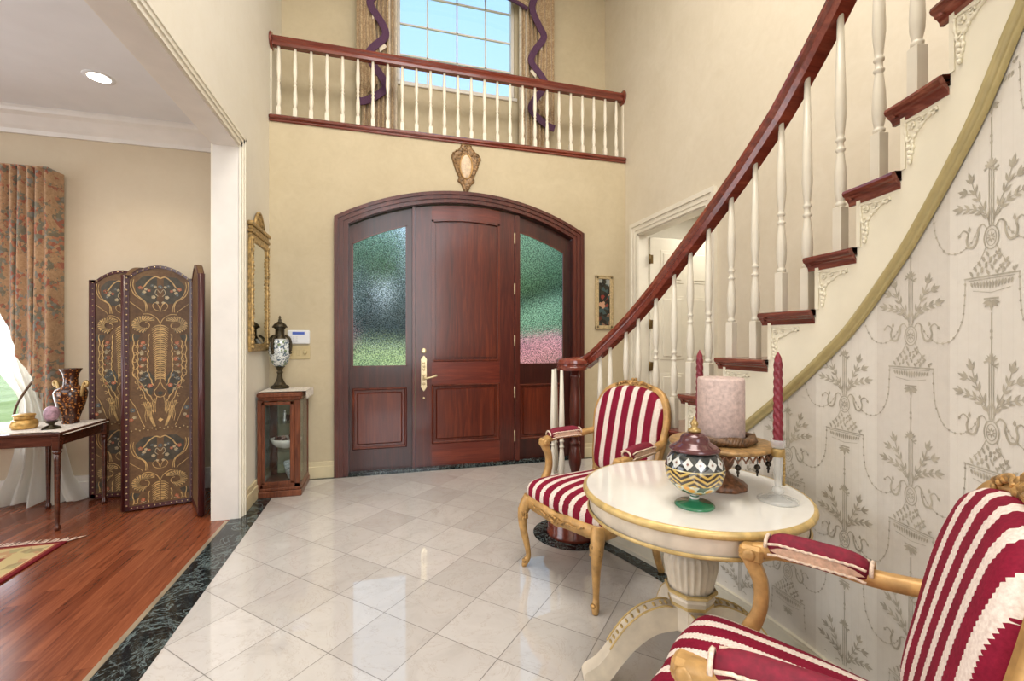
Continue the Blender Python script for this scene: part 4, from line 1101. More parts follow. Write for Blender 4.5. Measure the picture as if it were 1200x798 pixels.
# ------------------------------------------------------------------ gilded armchairs (local: x across, y forward)
def make_chair(label):
    t = thing('armchair', label, 'armchair', group='pair of striped gilt armchairs')
    # seat outline (half): front serpentine, tapering to the back
    half = [(0, .262), (.10, .268), (.20, .258), (.262, .243), (.283, .205), (.278, .12), (.262, 0), (.238, -.13), (.215, -.215), (.19, -.238), (.10, -.245), (0, -.246)]
    out = spline(half+[(-x, y) for x, y in half[-2:0:-1]], 4, True)
    # apron
    b = MB()
    def dip(x, y): return -.018*max(0, 1-abs(x)/.09) if y > .2 else (.012*math.cos(x/.25*PI) if y > .2 else 0)
    path = [(x*.985, y*.985, .362+dip(x, y)) for x, y in out]
    b.tube(path, 1.0, closed=True, sect=[(-.014, -.030), (.012, -.034), (.018, -.022), (.013, -.012), (.016, .02), (.010, .034), (-.014, .034)], smooth=True)
    ap = b.build('seat_rail', M_gild, t)
    b = MB()
    for k in range(26):
        x = RND.uniform(-.075, .075); zz = RND.uniform(-.02, .02)*(1-abs(x)/.09)
        b.ball((x, .283+.004-abs(x)*.1, .350+zz), (.009, .006, .007), seg=6, rings=4)
    b.build('centre_carving', M_gilddk, ap)
    for sg in (-1, 1):
        b = MB(); b.tube(spline([(sg*.06, .284, .345), (sg*.10, .285, .362), (sg*.15, .279, .358), (sg*.2, .268, .372)], 5), [.006]*16, 6)
        b.build('scroll_carving', M_gilddk, ap)
    # legs
    for sg in (-1, 1):
        pts = spline([(sg*.258, .236, .385), (sg*.270, .250, .345), (sg*.282, .266, .29), (sg*.276, .266, .21), (sg*.262, .252, .12), (sg*.256, .246, .06), (sg*.266, .260, .025), (sg*.272, .268, .0)], 5)
        rad = [r[0] for r in spline([(.032,), (.034,), (.029,), (.022,), (.017,), (.015,), (.0185,), (.012,)], 5)]
        b = MB(); b.tube(pts, rad, 10, up=(0, 1, 0))
        lg = b.build('leg', M_gild, t)
        b = MB()
        for k in range(26):
            a = PI*(k % 9)/8; z = .27+.012*(k//9)+.02*RND.random()
            b.ball((sg*.276+.030*math.cos(a), .262+.026*math.sin(a), z), (.006, .006, .012), seg=6, rings=4)
        b.build('knee_carving', M_gilddk, lg)
        b = MB(); b.ball((sg*.262, .270, .035), (.016, .014, .012), seg=8, rings=5); b.build('foot_carving', M_gilddk, lg)
        pts = spline([(sg*.205, -.218, .385), (sg*.208, -.232, .25), (sg*.210, -.262, .10), (sg*.214, -.30, .0)], 5)
        b = MB(); b.tube(pts, [lerp(.026, .017, i/(len(pts)-1)) for i in range(len(pts))], 10, up=(0, 1, 0)); b.build('leg', M_gild, t)
    # seat cushion
    b = MB(); cx_, cy_ = 0, .01
    rings = [(1.0, .388), (1.02, .405), (1.015, .43), (.985, .452), (.92, .470), (.8, .484), (.6, .495), (.3, .502), (.02, .504)]
    M_ = len(out); vs_ = []; fs = []
    for r, z in rings:
        for x, y in out: vs_.append((cx_+(x-cx_)*r, cy_+(y-cy_)*r, z))
    for i in range(len(rings)-1):
        for k in range(M_): fs.append((i*M_+k, i*M_+(k+1) % M_, (i+1)*M_+(k+1) % M_, (i+1)*M_+k))
    fs.append(tuple((len(rings)-1)*M_+k for k in range(M_)))
    b.add(vs_, fs, 0, True); b.build('seat', M_stripe_seat, t)
    # back: cartouche frame in a raked plane
    TILT = math.radians(13); BO = Vector((0, -.225, .46))
    def Bk(x, h, d=0.0):
        # gentle wrap-around curve
        d2 = d+.28*x*x
        return BO+Vector((x, -h*math.sin(TILT)+d2*math.cos(TILT), h*math.cos(TILT)+d2*math.sin(TILT)))
    hb = [(0, .018), (.10, .012), (.185, .03), (.215, .09), (.228, .18), (.245, .28), (.250, .36), (.232, .44), (.185, .505), (.10, .538), (0, .548)]
    bo = spline(hb+[(-x, y) for x, y in hb[-2:0:-1]], 5, True)
    nb = len(bo)
    b = MB()
    fp = [Bk(x, h) for x, h in bo]
    nrm = lambda i: (0, math.cos(TILT), math.sin(TILT))
    b.tube(fp, 1.0, closed=True, sect=[(-.017, -.018), (-.017, .006), (-.009, .014), (-.001, .010), (.006, .016), (.016, .009), (.017, -.018)], up=nrm)
    fr = b.build('back_frame', M_gild, t)
    b = MB()                                                        # crest carving and side sprigs
    for k in range(22):
        a = RND.uniform(0, 2*PI); r = RND.uniform(0, .028)
        p = Bk(r*1.5*math.cos(a), .556+r*math.sin(a)*.9, .010); b.ball(tuple(p), RND.uniform(.008, .014), seg=7, rings=5)
    for sg in (-1, 1):
        b.tube([tuple(Bk(sg*x, h, .018)) for x, h in spline([(.03, .55), (.06, .562), (.10, .548), (.13, .535)], 4)], .006, 6)
        for k in range(5): b.ball(tuple(Bk(sg*(.05+.018*k), .556-.004*k*k*.5, .018)), (.010, .006, .007), seg=6, rings=4)
    b.build('crest_carving', M_gilddk, fr)
    b = MB()
    for k in range(8): b.ball(tuple(Bk(-.035+.01*k, .014+.006*(k % 2), .016)), .008, seg=6, rings=4)
    b.build('base_carving', M_gilddk, fr)
    b = MB(); ctr = (0, .28)
    rg = [(.955, -.012), (.96, .010), (.95, .026), (.90, .040), (.78, .050), (.55, .057), (.25, .060), (.02, .061)]
    vs_ = []; fs = []
    for r, d in rg:
        for x, h in bo: vs_.append(tuple(Bk(x*r, ctr[1]+(h-ctr[1])*r, d)))
    for i in range(len(rg)-1):
        for k in range(nb): fs.append((i*nb+k, i*nb+(k+1) % nb, (i+1)*nb+(k+1) % nb, (i+1)*nb+k))
    fs.append(tuple((len(rg)-1)*nb+k for k in range(nb))); o0 = len(vs_)
    rg2 = [(.955, -.012), (.9, -.026), (.6, -.034), (.02, -.036)]
    for r, d in rg2:
        for x, h in bo: vs_.append(tuple(Bk(x*r, ctr[1]+(h-ctr[1])*r, d)))
    for i in range(len(rg2)-1):
        for k in range(nb): fs.append((o0+i*nb+k, o0+(i+1)*nb+k, o0+(i+1)*nb+(k+1) % nb, o0+i*nb+(k+1) % nb))
    b.add(vs_, fs, 0, True); b.build('backrest', M_stripe_back, t)
    for sg in (-1, 1):                                              # back stiles down to the seat
        b = MB(); b.tube([(sg*.196, -.222, .37), tuple(Bk(sg*.196, 0.0, -.004)), tuple(Bk(sg*.205, .06, -.004))], [.024, .020, .018], 8, up=(0, 1, 0))
        b.build('back_stile', M_gild, t)
    # arms
    for sg in (-1, 1):
        b = MB()
        p0 = Bk(sg*.240, .25, -.005)
        top = spline([tuple(p0), (sg*.262, -.15, .690), (sg*.283, -.03, .690), (sg*.290, .06, .682), (sg*.283, .112, .672), (sg*.276, .130, .655)], 6)
        b.tube(top, [lerp(.019, .021, i/(len(top)-1)) for i in range(len(top))], 9, up=(0, 0, 1), sect=[(-1, -.8), (-1, .4), (-.5, .85), (.5, .85), (1, .4), (1, -.8)])
        post = spline([(sg*.279, .118, .672), (sg*.277, .108, .64), (sg*.272, .088, .59), (sg*.268, .090, .52), (sg*.270, .118, .45), (sg*.272, .145, .38)], 6)
        b.tube(post, [r[0] for r in spline([(.023,), (.018,), (.016,), (.016,), (.019,), (.022,)], 6)], 9, up=(0, 1, 0), sect=[(-.9, -1), (-.9, 1), (-.4, 1.2), (.4, 1.2), (.9, 1), (.9, -1)])
        b.bbox(sg*.279-.022, sg*.279+.022, .082, .142, .644, .690, .009)
        for q in (-1, 1): b.lathe([(.015, -.004), (.017, 0), (.014, .005), (.006, .007)], 14, M=T(sg*.279+q*.023, .116, .667) @ RY(q*PI/2))
        am = b.build('arm', M_gild, t)
        b = MB()                                                    # padded manchette
        a = Vector((sg*.262, -.150, .694)); c = Vector((sg*.288, .078, .692)); L = (c-a).length; dv = (c-a).normalized(); sd = Vector((dv.y, -dv.x, 0)).normalized()
        nU, nV = 16, 14
        def pad(u, v):
            e = max(0.02, 1-abs(2*u-1)**5)**.5; th = PI*2*v
            w = .033*e; hh = .040*e
            return tuple(a+dv*(L*u)+sd*(w*math.cos(th))+Vector((0, 0, .006+hh*max(-.45, math.sin(th)))))
        b.grid(pad, nU, nV, cv=True); pd = b.build('arm_pad', M_redvelvet, am)
        b = MB()
        for s_ in (-1, 1):
            b.grid(lambda u, v: tuple(a+dv*(L*(.06+.88*u))+sd*(s_*(.0325+.001*math.sin(PI*v)))+Vector((0, 0, .026*(v-.38)*(1-abs(2*u-1)**4)+.004))), 10, 3)
        b.build('pad_side_panel', M_pinkpanel, pd)
        b = MB()
        for s_ in (-1, 1):
            for zz in (-.006, .022):
                b.tube([tuple(a+dv*(L*(.05+.9*k/24))+sd*(s_*.0335)+Vector((0, 0, zz+.002*(k % 2)+(-.004 if abs(k-12) > 10 else 0)))) for k in range(25)], .0035, 5)
        for q in (.0, 1.0): b.tube([tuple(a+dv*(L*lerp(.015, .985, q))+sd*(.024*math.cos(PI*k/10))+Vector((0, 0, .004+.026*math.sin(PI*k/10)))) for k in range(11)], .005, 5)
        b.build('braid', M_ivory, pd)
    return t
ch = make_chair('gilt armchair with red and ivory striped seat beside the newel post, behind the round table')
CH1 = ((1.075, 2.20, 0), math.radians(109.7)); CH2 = ((.809, .749, 0), math.radians(36.2))
c2 = copy_tree(ch)
ch.location = CH1[0]; ch.rotation_euler = (0, 0, CH1[1])
c2.location = CH2[0]; c2.rotation_euler = (0, 0, CH2[1])
c2['label'] = 'gilt armchair with red and ivory striped back nearest the viewer, cut off at lower right'

# ------------------------------------------------------------------ round pedestal table
TC = (1.0705, 1.395); TZ = .71; TR = .389
tb = thing('round_table', 'cream round pedestal table with gilt edging against the papered wall', 'table', (TC[0], TC[1], 0), math.radians(0))
b = MB(); b.lathe([(.01, TZ-.022), (TR-.02, TZ-.022), (TR-.016, TZ-.004), (TR-.010, TZ)], 72); b.build('tabletop', M_tabletop, tb)
b = MB(); b.lathe([(TR-.018, TZ-.024), (TR-.004, TZ-.022), (TR, TZ-.014), (TR-.002, TZ-.005), (TR-.009, TZ+.001), (TR-.014, TZ+.0006)], 72, cap=False); b.build('top_rim', M_tablegold, tb)
b = MB(); b.lathe([(TR-.030, TZ-.085), (TR-.026, TZ-.08), (TR-.024, TZ-.024)], 72, cap=False); b.lathe([(.02, TZ-.03), (TR-.03, TZ-.03)], 48); b.build('apron', M_tablebody, tb)
b = MB(); b.lathe([(TR-.036, TZ-.088), (TR-.022, TZ-.090), (TR-.016, TZ-.084), (TR-.022, TZ-.077)], 72, cap=False); b.build('apron_bead', M_tablegold, tb)
b = MB()
flute = lambda a, z: 1-.075*abs(math.sin(a*12))*(1 if .358 < z < .49 else 0)
b.lathe([(.075, .622), (.070, .55), (.062, .505), (.064, .48)], 8, smooth=False)
b.lathe([(.055, .496), (.080, .490), (.091, .474), (.095, .455), (.093, .43), (.085, .395), (.079, .37), (.077, .352)], 144, fl=flute)
b.lathe([(.078, .356), (.086, .352), (.088, .342), (.080, .334)], 8, smooth=False)
b.lathe([(.080, .336), (.084, .328), (.076, .305), (.068, .296), (.068, .212), (.058, .20)], 8, smooth=False)
ped = b.build('pedestal', M_tablebody, tb)
b = MB(); b.lathe([(.086, .358), (.0915, .354), (.0915, .346), (.086, .342)], 8, smooth=False, cap=False); b.lathe([(.076, .310), (.0795, .307), (.0795, .299), (.070, .295)], 8, smooth=False, cap=False); b.build('gilt_band', M_tablegold, ped)
for k in range(4):
    a = math.radians(164.3)+PI/2*k; b = MB()
    side = spline([(.05, .286), (.11, .290), (.18, .265), (.235, .222), (.275, .172), (.31, .118), (.345, .078), (.385, .052), (.394, .024), (.376, .001), (.34, .0), (.30, .026), (.26, .078), (.2, .145), (.13, .192), (.05, .208)], 5, False)
    b.prism(side, .056, M=RZ(a) @ T(0, -.028, 0), smooth=False)
    lg = b.build('leg', M_tablebody, tb)
    b = MB(); sp = spline([(.075, .290), (.11, .293), (.18, .268), (.235, .225), (.275, .175), (.30, .137)], 5)
    for s_ in (-.026, .026): b.tube([(x, s_, z) for x, z in sp], .0035, 6, M=RZ(a))
    for i in range(3, len(sp)-1, 2): b.ball((sp[i][0], 0, sp[i][1]+.001), (.006, .014, .004), seg=6, rings=4, M=RZ(a))
    b.lathe([(.012, 0), (.012, .006), (.006, .008)], 12, M=RZ(a) @ T(.275, -.034, .12) @ RX(PI/2))
    b.build('leg_carving', M_tablegold, lg)

# painted jar
j = thing('lidded_jar', 'round painted glass jar with burgundy lid and green foot on the round table', 'jar', (.972, 1.247, TZ))
b = MB(); b.lathe([(.062, 0), (.063, .004), (.055, .010), (.02, .014), (.014, .020), (.013, .034)], 32); b.build('foot', M_jar_foot, j)
b = MB(); b.lathe([(.012, .020), (.016, .026), (.012, .032), (.013, .040)], 20); b.build('stem', M_pewter, j)
b = MB(); b.lathe([(.012, .040), (.04, .046), (.066, .060), (.084, .082), (.092, .108), (.092, .130), (.084, .155), (.070, .176), (.062, .184)], 40); b.build('body', M_jar, j)
b = MB(); b.lathe([(.066, .180), (.078, .183), (.079, .188), (.066, .198), (.052, .206), (.046, .211), (.044, .222), (.036, .232), (.024, .238), (.014, .241)], 36); lid = b.build('lid', M_jar_lid, j)
b = MB(); b.lathe([(.010, .236), (.020, .242), (.022, .248), (.012, .254), (.009, .258), (.013, .266), (.010, .274), (.004, .282), (.002, .290)], 20); b.build('finial', M_brass, lid)
# compote stand
c = thing('compote_stand', 'carved brown footed stand with hanging beads under the pillar candle', 'candle stand', (1.194, 1.385, TZ))
b = MB(); b.lathe([(.088, 0), (.090, .010), (.078, .022), (.055, .036), (.034, .05), (.026, .062), (.034, .070), (.042, .085), (.046, .10), (.040, .116), (.028, .124), (.034, .130), (.05, .138), (.03, .145)], 36, fl=lambda a, z: 1+.03*math.sin(a*10)*(1 if z < .06 or .07 < z < .12 else 0)); b.build('stem', M_gate, c)
b = MB(); b.lathe([(.03, .136), (.10, .144), (.166, .150), (.180, .158), (.182, .164), (.176, .168), (.02, .166)], 48); pl = b.build('plate', M_plategold, c)
b = MB()
for k in range(40):
    a = 2*PI*k/40; a2 = 2*PI*(k+1)/40; am = (a+a2)/2; r = .166
    b.tube([(r*math.cos(a), r*math.sin(a), .150), (r*math.cos(am), r*math.sin(am), .132), (r*math.cos(a2), r*math.sin(a2), .150)], .0035, 5)
    b.ball((r*math.cos(am), r*math.sin(am), .131), .0045, seg=6, rings=4)
b.build('bead_fringe', M_gate, pl)
b = MB()
for k in range(14):
    a = 2*PI*k/14+.3; r = .158
    x, y = r*math.cos(a), r*math.sin(a)
    b.tube([(x, y, .15), (x, y, .118)], .0015, 4); b.ball((x, y, .112), .010, seg=8, rings=6); b.ball((x, y, .097), .006, seg=6, rings=4); b.tube([(x, y, .095), (x, y, .082)], .003, 5)
b.build('bead_drop', M_wire, pl)
b = MB()                                                            # rope ring lies on the plate
nR = 72
for q in range(3):
    b.tube([((.106+.009*math.cos(2*PI*(k/nR*22+q/3)))*math.cos(2*PI*k/nR), (.106+.009*math.cos(2*PI*(k/nR*22+q/3)))*math.sin(2*PI*k/nR), .014+.011*math.sin(2*PI*(k/nR*22+q/3))) for k in range(nR)], .009, 6, closed=True)
tag(b.build('rope_ring', M_ring, None, (1.194, 1.385, TZ+.170)), 'brown rope-twist ring around the base of the pillar candle', 'candle ring')
pc = thing('pillar_candle', 'wide mottled taupe pillar candle on the brown stand', 'candle', (1.194, 1.385, TZ+.168))
b = MB(); b.lathe([(.079, 0), (.081, .004), (.081, .226), (.078, .234), (.071, .235), (.03, .229), (.004, .228)], 40); b.build('wax', M_candle, pc)
b = MB(); b.tube([(0, 0, .222), (.001, 0, .226), (.002, .001, .230)], .0012, 5); b.build('wick', M_wire, pc)
# crystal candlesticks with twisted tapers
def candlestick(loc, lab1, lab2):
    k_ = thing('candlestick', lab1, 'candlestick', loc, .3, 'crystal candlesticks')
    b = MB(); b.lathe([(.062, 0), (.064, .005), (.05, .011), (.022, .016), (.012, .022)], 28); b.ball((0, 0, .036), (.020, .020, .016)); b.build('foot', M_crystal, k_)
    b = MB(); b.lathe([(.010, .050), (.012, .056), (.014, .10), (.0155, .15), (.014, .165), (.018, .172)], 8, smooth=False); st_ = b.build('stem', M_crystal, k_)
    b = MB(); b.tube([(.016, -.008, .052), (.019, -.010, .09), (.019, -.010, .14), (.016, -.008, .17)], [.005, .004, .004, .006], 6)
    for q in range(8): b.ball((.018, -.010, .055+.014*q), .0055, seg=6, rings=4)
    b.lathe([(.019, .150), (.021, .155), (.021, .172), (.019, .177)], 16); b.build('gilt_mount', M_brass, st_)
    b = MB(); b.lathe([(.012, .176), (.021, .180), (.023, .192), (.023, .205), (.021, .207), (.019, .193), (.012, .186)], 20, cap=False); b.build('cup', M_crystal, k_)
    H = .315; b = MB(); n = 60; seg = 24
    def tp(u, v):
        z = H*u; r = .0145*(1-.18*u) if u < .9 else .0145*(1-.18*.9)*max(.06, (1-(u-.9)/.1)**.7)
        a = 2*PI*v; return (r*(1+.16*math.cos(4*a+u*70))*math.cos(a), r*(1+.16*math.cos(4*a+u*70))*math.sin(a), z)
    b.grid(tp, n, seg, cv=True)
    tag(b.build('taper_candle', M_wax, None, (loc[0], loc[1], loc[2]+.187)), lab2, 'candle', 'burgundy taper candles')
candlestick((1.269, 1.204, TZ), 'crystal candlestick at the wall edge of the round table, right of the brown stand', 'twisted burgundy taper candle in the crystal candlestick right of the pillar candle')
candlestick((1.253, 1.575, TZ), 'crystal candlestick hidden behind the pillar candle', 'tip of a burgundy taper candle rising behind the pillar candle')

# ------------------------------------------------------------------ things on the front wall
ck = thing('wall_medallion', 'ornate bronze cartouche with pale oval centre above the front door', 'wall ornament', (.757, YF, 2.95))
hh = [(0, -.245), (.03, -.21), (.05, -.16), (.085, -.13), (.075, -.09), (.10, -.04), (.13, .05), (.145, .11), (.125, .15), (.10, .165), (.07, .19), (.045, .235), (.02, .245), (0, .232)]
ol = spline(hh+[(-x, z) for x, z in hh[-2:0:-1]], 3, True)
b = MB(); vs_ = []; fs = []; n = len(ol)
for r, d in ((1, 0), (1, -.012), (.9, -.024), (.72, -.018), (.66, -.014)):
    for x, z in ol:
        vs_.append((x*r, d, (z+.01)*r-.01))
for i in range(4):
    for k in range(n): fs.append((i*n+k, i*n+(k+1) % n, (i+1)*n+(k+1) % n, (i+1)*n+k))
fs.append(tuple(4*n+k for k in range(n))); b.add(vs_, fs, 0, True)
for k in range(90):
    i = RND.randrange(n); r = RND.uniform(.72, .98); b.ball((ol[i][0]*r, -.02, (ol[i][1]+.01)*r-.01), (RND.uniform(.006, .012), .010, RND.uniform(.006, .012)), seg=6, rings=4)
b.build('frame', plain('aged bronze carving', (126, 98, 66), .45, metal=.3, var=.35, vscale=60), ck)
b = MB(); b.ball((0, -.012, .02), (.055, .012, .115), seg=28, rings=12); b.build('oval_face', plain('pale cameo', (214, 190, 160), 0.4, var=.12, vscale=40), ck)
b = MB(); b.tube([(.06*math.cos(2*PI*k/32), -.016, .02+.122*math.sin(2*PI*k/32)) for k in range(32)], .007, 6, closed=True, up=(0, 1, 0)); b.build('inner_ring', M_gild, ck)
pf = thing('framed_picture', 'narrow floral still life in a pale frame between the front door and closet door', 'picture', (2.263, YF, 1.661))
b = MB(); W, H = .107, .291; fw = .042
for (x0, x1, z0, z1) in ((-W, W, H-fw, H), (-W, W, -H, -H+fw), (-W, -W+fw, -H, H), (W-fw, W, -H, H)): b.bbox(x0, x1, -.022, 0, z0, z1, .006)
for (x0, x1, z0, z1) in ((-W+.008, W-.008, H-.016, H-.008), (-W+.008, W-.008, -H+.008, -H+.016), (-W+.008, -W+.016, -H, H), (W-.016, W-.008, -H, H)): b.bbox(x0, x1, -.027, -.02, z0, z1, .003)
b.build('frame', plain('pale beaded frame', (186, 164, 122), .5, var=.12, vscale=60), pf)
b = MB(); b.box(-W+fw, W-fw, -.012, -.006, -H+fw, H-fw); b.build('painting', M_picture, pf)
kp = thing('alarm_keypad', 'white alarm keypad with blue screen on the wall behind the urn', 'keypad', (-.757, YF, 1.281))
b = MB(); b.bbox(-.092, .092, -.028, 0, -.062, .062, .008); b.build('case', M_white, kp)
b = MB(); b.box(-.05, .05, -.0295, -.027, .022, .046); b.build('screen', M_blue, kp)
b = MB()
for i in range(4):
    for jx in range(3): b.bbox(-.07+.024*jx, -.054+.024*jx, -.031, -.027, -.045+.014*i, -.036+.014*i, .001)
b.build('button', plain('keypad buttons', (214, 216, 218), .4, var=0), kp)
sp_ = thing('light_switch_plate', 'beige switch plate on the wall below the alarm keypad', 'switch plate', (-.79, YF, 1.145))
b = MB(); b.bbox(-.125, .125, -.008, 0, -.062, .062, .003); b.build('plate', M_plate, sp_)
for x in (-.085, -.028, .028): 
    b = MB(); b.bbox(x-.012, x+.012, -.012, -.006, -.028, .028, .002); b.build('toggle', M_plate, sp_)
b = MB(); b.lathe([(.018, 0), (.016, .014), (.012, .018)], 16, M=T(.085, -.006, 0) @ RX(PI/2)); b.build('dimmer_knob', M_plate, sp_)
# gilt mirror on the left wall (local: x out of the wall, y along it)
mr = thing('wall_mirror', 'tall narrow gilt mirror on the left wall above the curio cabinet', 'mirror', (XL, 4.0, 1.165))
b = MB()
for s_ in (-1, 1):
    y = s_*.225; b.bbox(.0, .022, y-.03, y+.03, .04, .86, .006)
    b.lathe([(.018, 0), (.020, .02), (.014, .03), (.013, .78), (.018, .80), (.020, .82)], 12, M=T(.022, y, .05))
    b.lathe([(.01, 0), (.022, .01), (.020, .03)], 12, M=T(.022, y, .02))
    for k in range(26): b.ball((.035, y+.010*math.sin(k*1.1), .08+.03*k), (.005, .008, .011), seg=6, rings=4)
b.bbox(0, .024, -.25, .25, 0, .06, .006)
b.bbox(0, .028, -.25, .25, .84, .90, .006); b.bbox(0, .038, -.262, .262, .90, .925, .006); b.bbox(0, .030, -.245, .245, .925, .955, .006); b.bbox(0, .042, -.268, .268, .955, .985, .006)
fr = b.build('frame', M_frame, mr)
b = MB()
for k in range(70):
    a = PI*RND.random(); r = RND.uniform(.3, 1); b.ball((.016, .12*r*math.cos(a)*(1.1-.5*math.sin(a)), .985+.12*r*math.sin(a)), (.014, .016, .016), seg=6, rings=4)
b.tube([(.018, .13*math.cos(PI*k/14)*(1-.25*math.sin(PI*k/14)), .98+.125*math.sin(PI*k/14)) for k in range(15)], .012, 7, up=(1, 0, 0))
b.build('crest', M_frame, fr)
b = MB(); b.box(.012, .018, -.21, .21, .05, .85); mg = plain('mirror silver', (220, 222, 218), .03, metal=1.0, var=0); b.build('mirror_glass', mg, mr)
# ------------------------------------------------------------------ curio cabinet
CX0, CX1, CY0, CY1, CZT = -.965, -.672, 3.935, 4.34, .84
cb = thing('curio_cabinet', 'small walnut curio cabinet with glass front under the gilt mirror', 'cabinet', ((CX0+CX1)/2, (CY0+CY1)/2, 0))
hw, hd = (CX1-CX0)/2, (CY1-CY0)/2
b = MB()
b.bbox(-hw-.012, hw+.012, -hd-.012, hd, 0, .05, .006); b.bbox(-hw-.004, hw+.004, -hd-.004, hd, .05, .075, .006)
for x in (-hw-.02, hw-.045):
    for y in (-hd, hd-.025): b.bbox(x, x+.045, y, y+.025, .07, CZT-.06, .005)
b.bbox(-hw, hw, -hd, hd, .07, .085); b.bbox(-hw, hw, -hd, -hd+.03, .075, .105, .004)
b.bbox(-hw, hw, -hd, hd, CZT-.075, CZT-.04, .006)
b.build('body', M_cab, cb)
b = MB(); b.bbox(-hw-.02, hw+.02, -hd-.02, hd, CZT-.045, CZT-.006, .01); b.bbox(-hw-.012, hw+.012, -hd-.012, hd, CZT-.06, CZT-.04, .006); b.build('top', M_cab, cb)
b = MB()
for (x0, x1, z0, z1) in ((-hw+.012, -hw+.036, .105, CZT-.08), (hw-.075, hw-.045, .105, CZT-.08), (-hw+.012, hw-.045, .095, .125), (-hw+.012, hw-.045, CZT-.105, CZT-.08)): b.bbox(x0, x1, -hd-.006, -hd+.018, z0, z1, .004)
dr = b.build('door', M_cab, cb)
MB().box(-hw+.03, hw-.07, -hd+.004, -hd+.007, .115, CZT-.10).build('door_glass', M_cabglass, dr)
b = MB(); b.box(-hw+.004, -hw+.007, -hd+.04, hd-.04, .085, CZT-.08); b.box(hw-.007, hw-.004, -hd+.04, hd-.04, .085, CZT-.08); b.box(-hw+.045, hw-.045, hd-.02, hd-.016, .085, CZT-.08); b.build('side_glass', M_cabglass, cb)
for z in (.345, .575):
    MB().box(-hw+.01, hw-.01, -hd+.045, hd-.025, z, z+.006).build('shelf', M_cabglass, cb)
MB().box(-hw+.012, -hw+.05, hd-.06, hd-.03, .09, CZT-.08).build('inner_post', M_dark, cb)
cxm, cym = (CX0+CX1)/2, (CY0+CY1)/2
ln = MB()
ln.grid(lambda u, v: (lerp(-.16, .185, u), lerp(-.19, .16, v), CZT-.002+.002*math.sin(u*40)*math.sin(v*37)), 24, 24)
ln.grid(lambda u, v: (.185+.004+.006*math.sin(v*60), lerp(-.19, .16, v), CZT-.002-u*(.05+.02*abs(math.sin(v*22)))), 5, 40)
tag(ln.build('lace_runner', M_lace, None, (cxm, cym, .002)), 'white lace cloth on top of the curio cabinet', 'lace cloth')
# things inside the cabinet
b = MB(); b.lathe([(.02, 0), (.035, .03), (.05, .08), (.062, .15), (.058, .15), (.04, .06), (.01, .015)], 16, cap=False, fl=lambda a, z: 1+.05*math.cos(a*9))
tag(b.build('cut_glass_vase', plain('cut glass', (196, 214, 216), .15, var=.3, vscale=70), None, (cxm+.05, cym-.02, .086)), 'blue white cut glass vase at the bottom of the curio cabinet', 'vase')
b = MB(); b.lathe([(.03, 0), (.08, .02), (.112, .055), (.118, .085), (.110, .085), (.06, .03), (.01, .012)], 20, cap=False, fl=lambda a, z: 1+.05*math.cos(a*8))
tag(b.build('ceramic_bowl', plain('white ceramic', (226, 220, 212), .2, var=.05), None, (cxm+.01, cym-.03, .352)), 'white bowl on the middle shelf of the curio cabinet', 'bowl')
for k, (x, y, c) in enumerate(((-.05, -.05, 'dark'), (.0, -.06, 'dark'), (.05, -.04, 'light'), (-.02, 0, 'light'), (.04, .02, 'dark'))):
    b = MB()
    for q in range(7): b.ball((RND.uniform(-.015, .015), RND.uniform(-.015, .015), RND.uniform(0, .03)), .013, seg=7, rings=5)
    tag(b.build('dried_flower', plain('dried petals '+c, (74, 52, 46) if c == 'dark' else (176, 150, 140), .8, var=.3, vscale=60), None, (cxm+.01+x, cym-.03+y, .422)), 'small dried blossom piled in the bowl inside the curio cabinet', 'dried flower', 'dried flowers in the cabinet bowl')
fg = thing('figurine', 'tiny pale figurine on the top shelf of the curio cabinet', 'figurine', (cxm+.0, cym-.04, .581))
b = MB(); b.lathe([(.016, 0), (.018, .006), (.012, .02), (.010, .05), (.013, .06), (.005, .075)], 12); b.ball((0, 0, .082), .010); b.build('body', M_pewter, fg)
b = MB(); b.bbox(.012, .04, -.012, .012, .0, .05, .006); b.build('base_rock', M_wire, fg)
# urn on top
u = thing('urn_vase', 'blue and white urn with dark bronze foot and lid on the curio cabinet', 'urn', (-.876, 4.20, CZT+.004))
b = MB(); b.lathe([(.075, 0), (.075, .014), (.066, .022), (.050, .03), (.034, .055), (.022, .085), (.018, .12), (.026, .135), (.018, .15), (.030, .175), (.045, .185)], 6, smooth=False); b.build('pedestal', M_bronze, u)
b = MB(); b.lathe([(.035, .185), (.055, .20), (.075, .25), (.086, .31), (.084, .36), (.070, .40), (.045, .425)], 24); b.build('body', M_porcelain, u)
b = MB(); b.lathe([(.055, .40), (.050, .42), (.036, .45), (.036, .50), (.048, .515)], 20); b.build('neck', M_bronze, u)
b = MB(); b.lathe([(.058, .515), (.060, .522), (.045, .545), (.025, .56), (.012, .57), (.014, .58), (.008, .59), (.010, .60), (.003, .618)], 20); b.build('lid', M_bronze, u)
b = MB()
for a in (-2.0, -.3, 2.8): 
    b.tube(spline([(.05*math.cos(a), .05*math.sin(a), .45), (.085*math.cos(a), .085*math.sin(a), .42), (.095*math.cos(a), .095*math.sin(a), .36), (.08*math.cos(a), .08*math.sin(a), .30), (.05*math.cos(a), .05*math.sin(a), .25)], 4), .011, 6)
    for k in range(5): b.ball((.09*math.cos(a), .09*math.sin(a), .30+.025*k), (.014, .014, .012), seg=6, rings=4)
b.build('applied_mount', M_bronze, u)

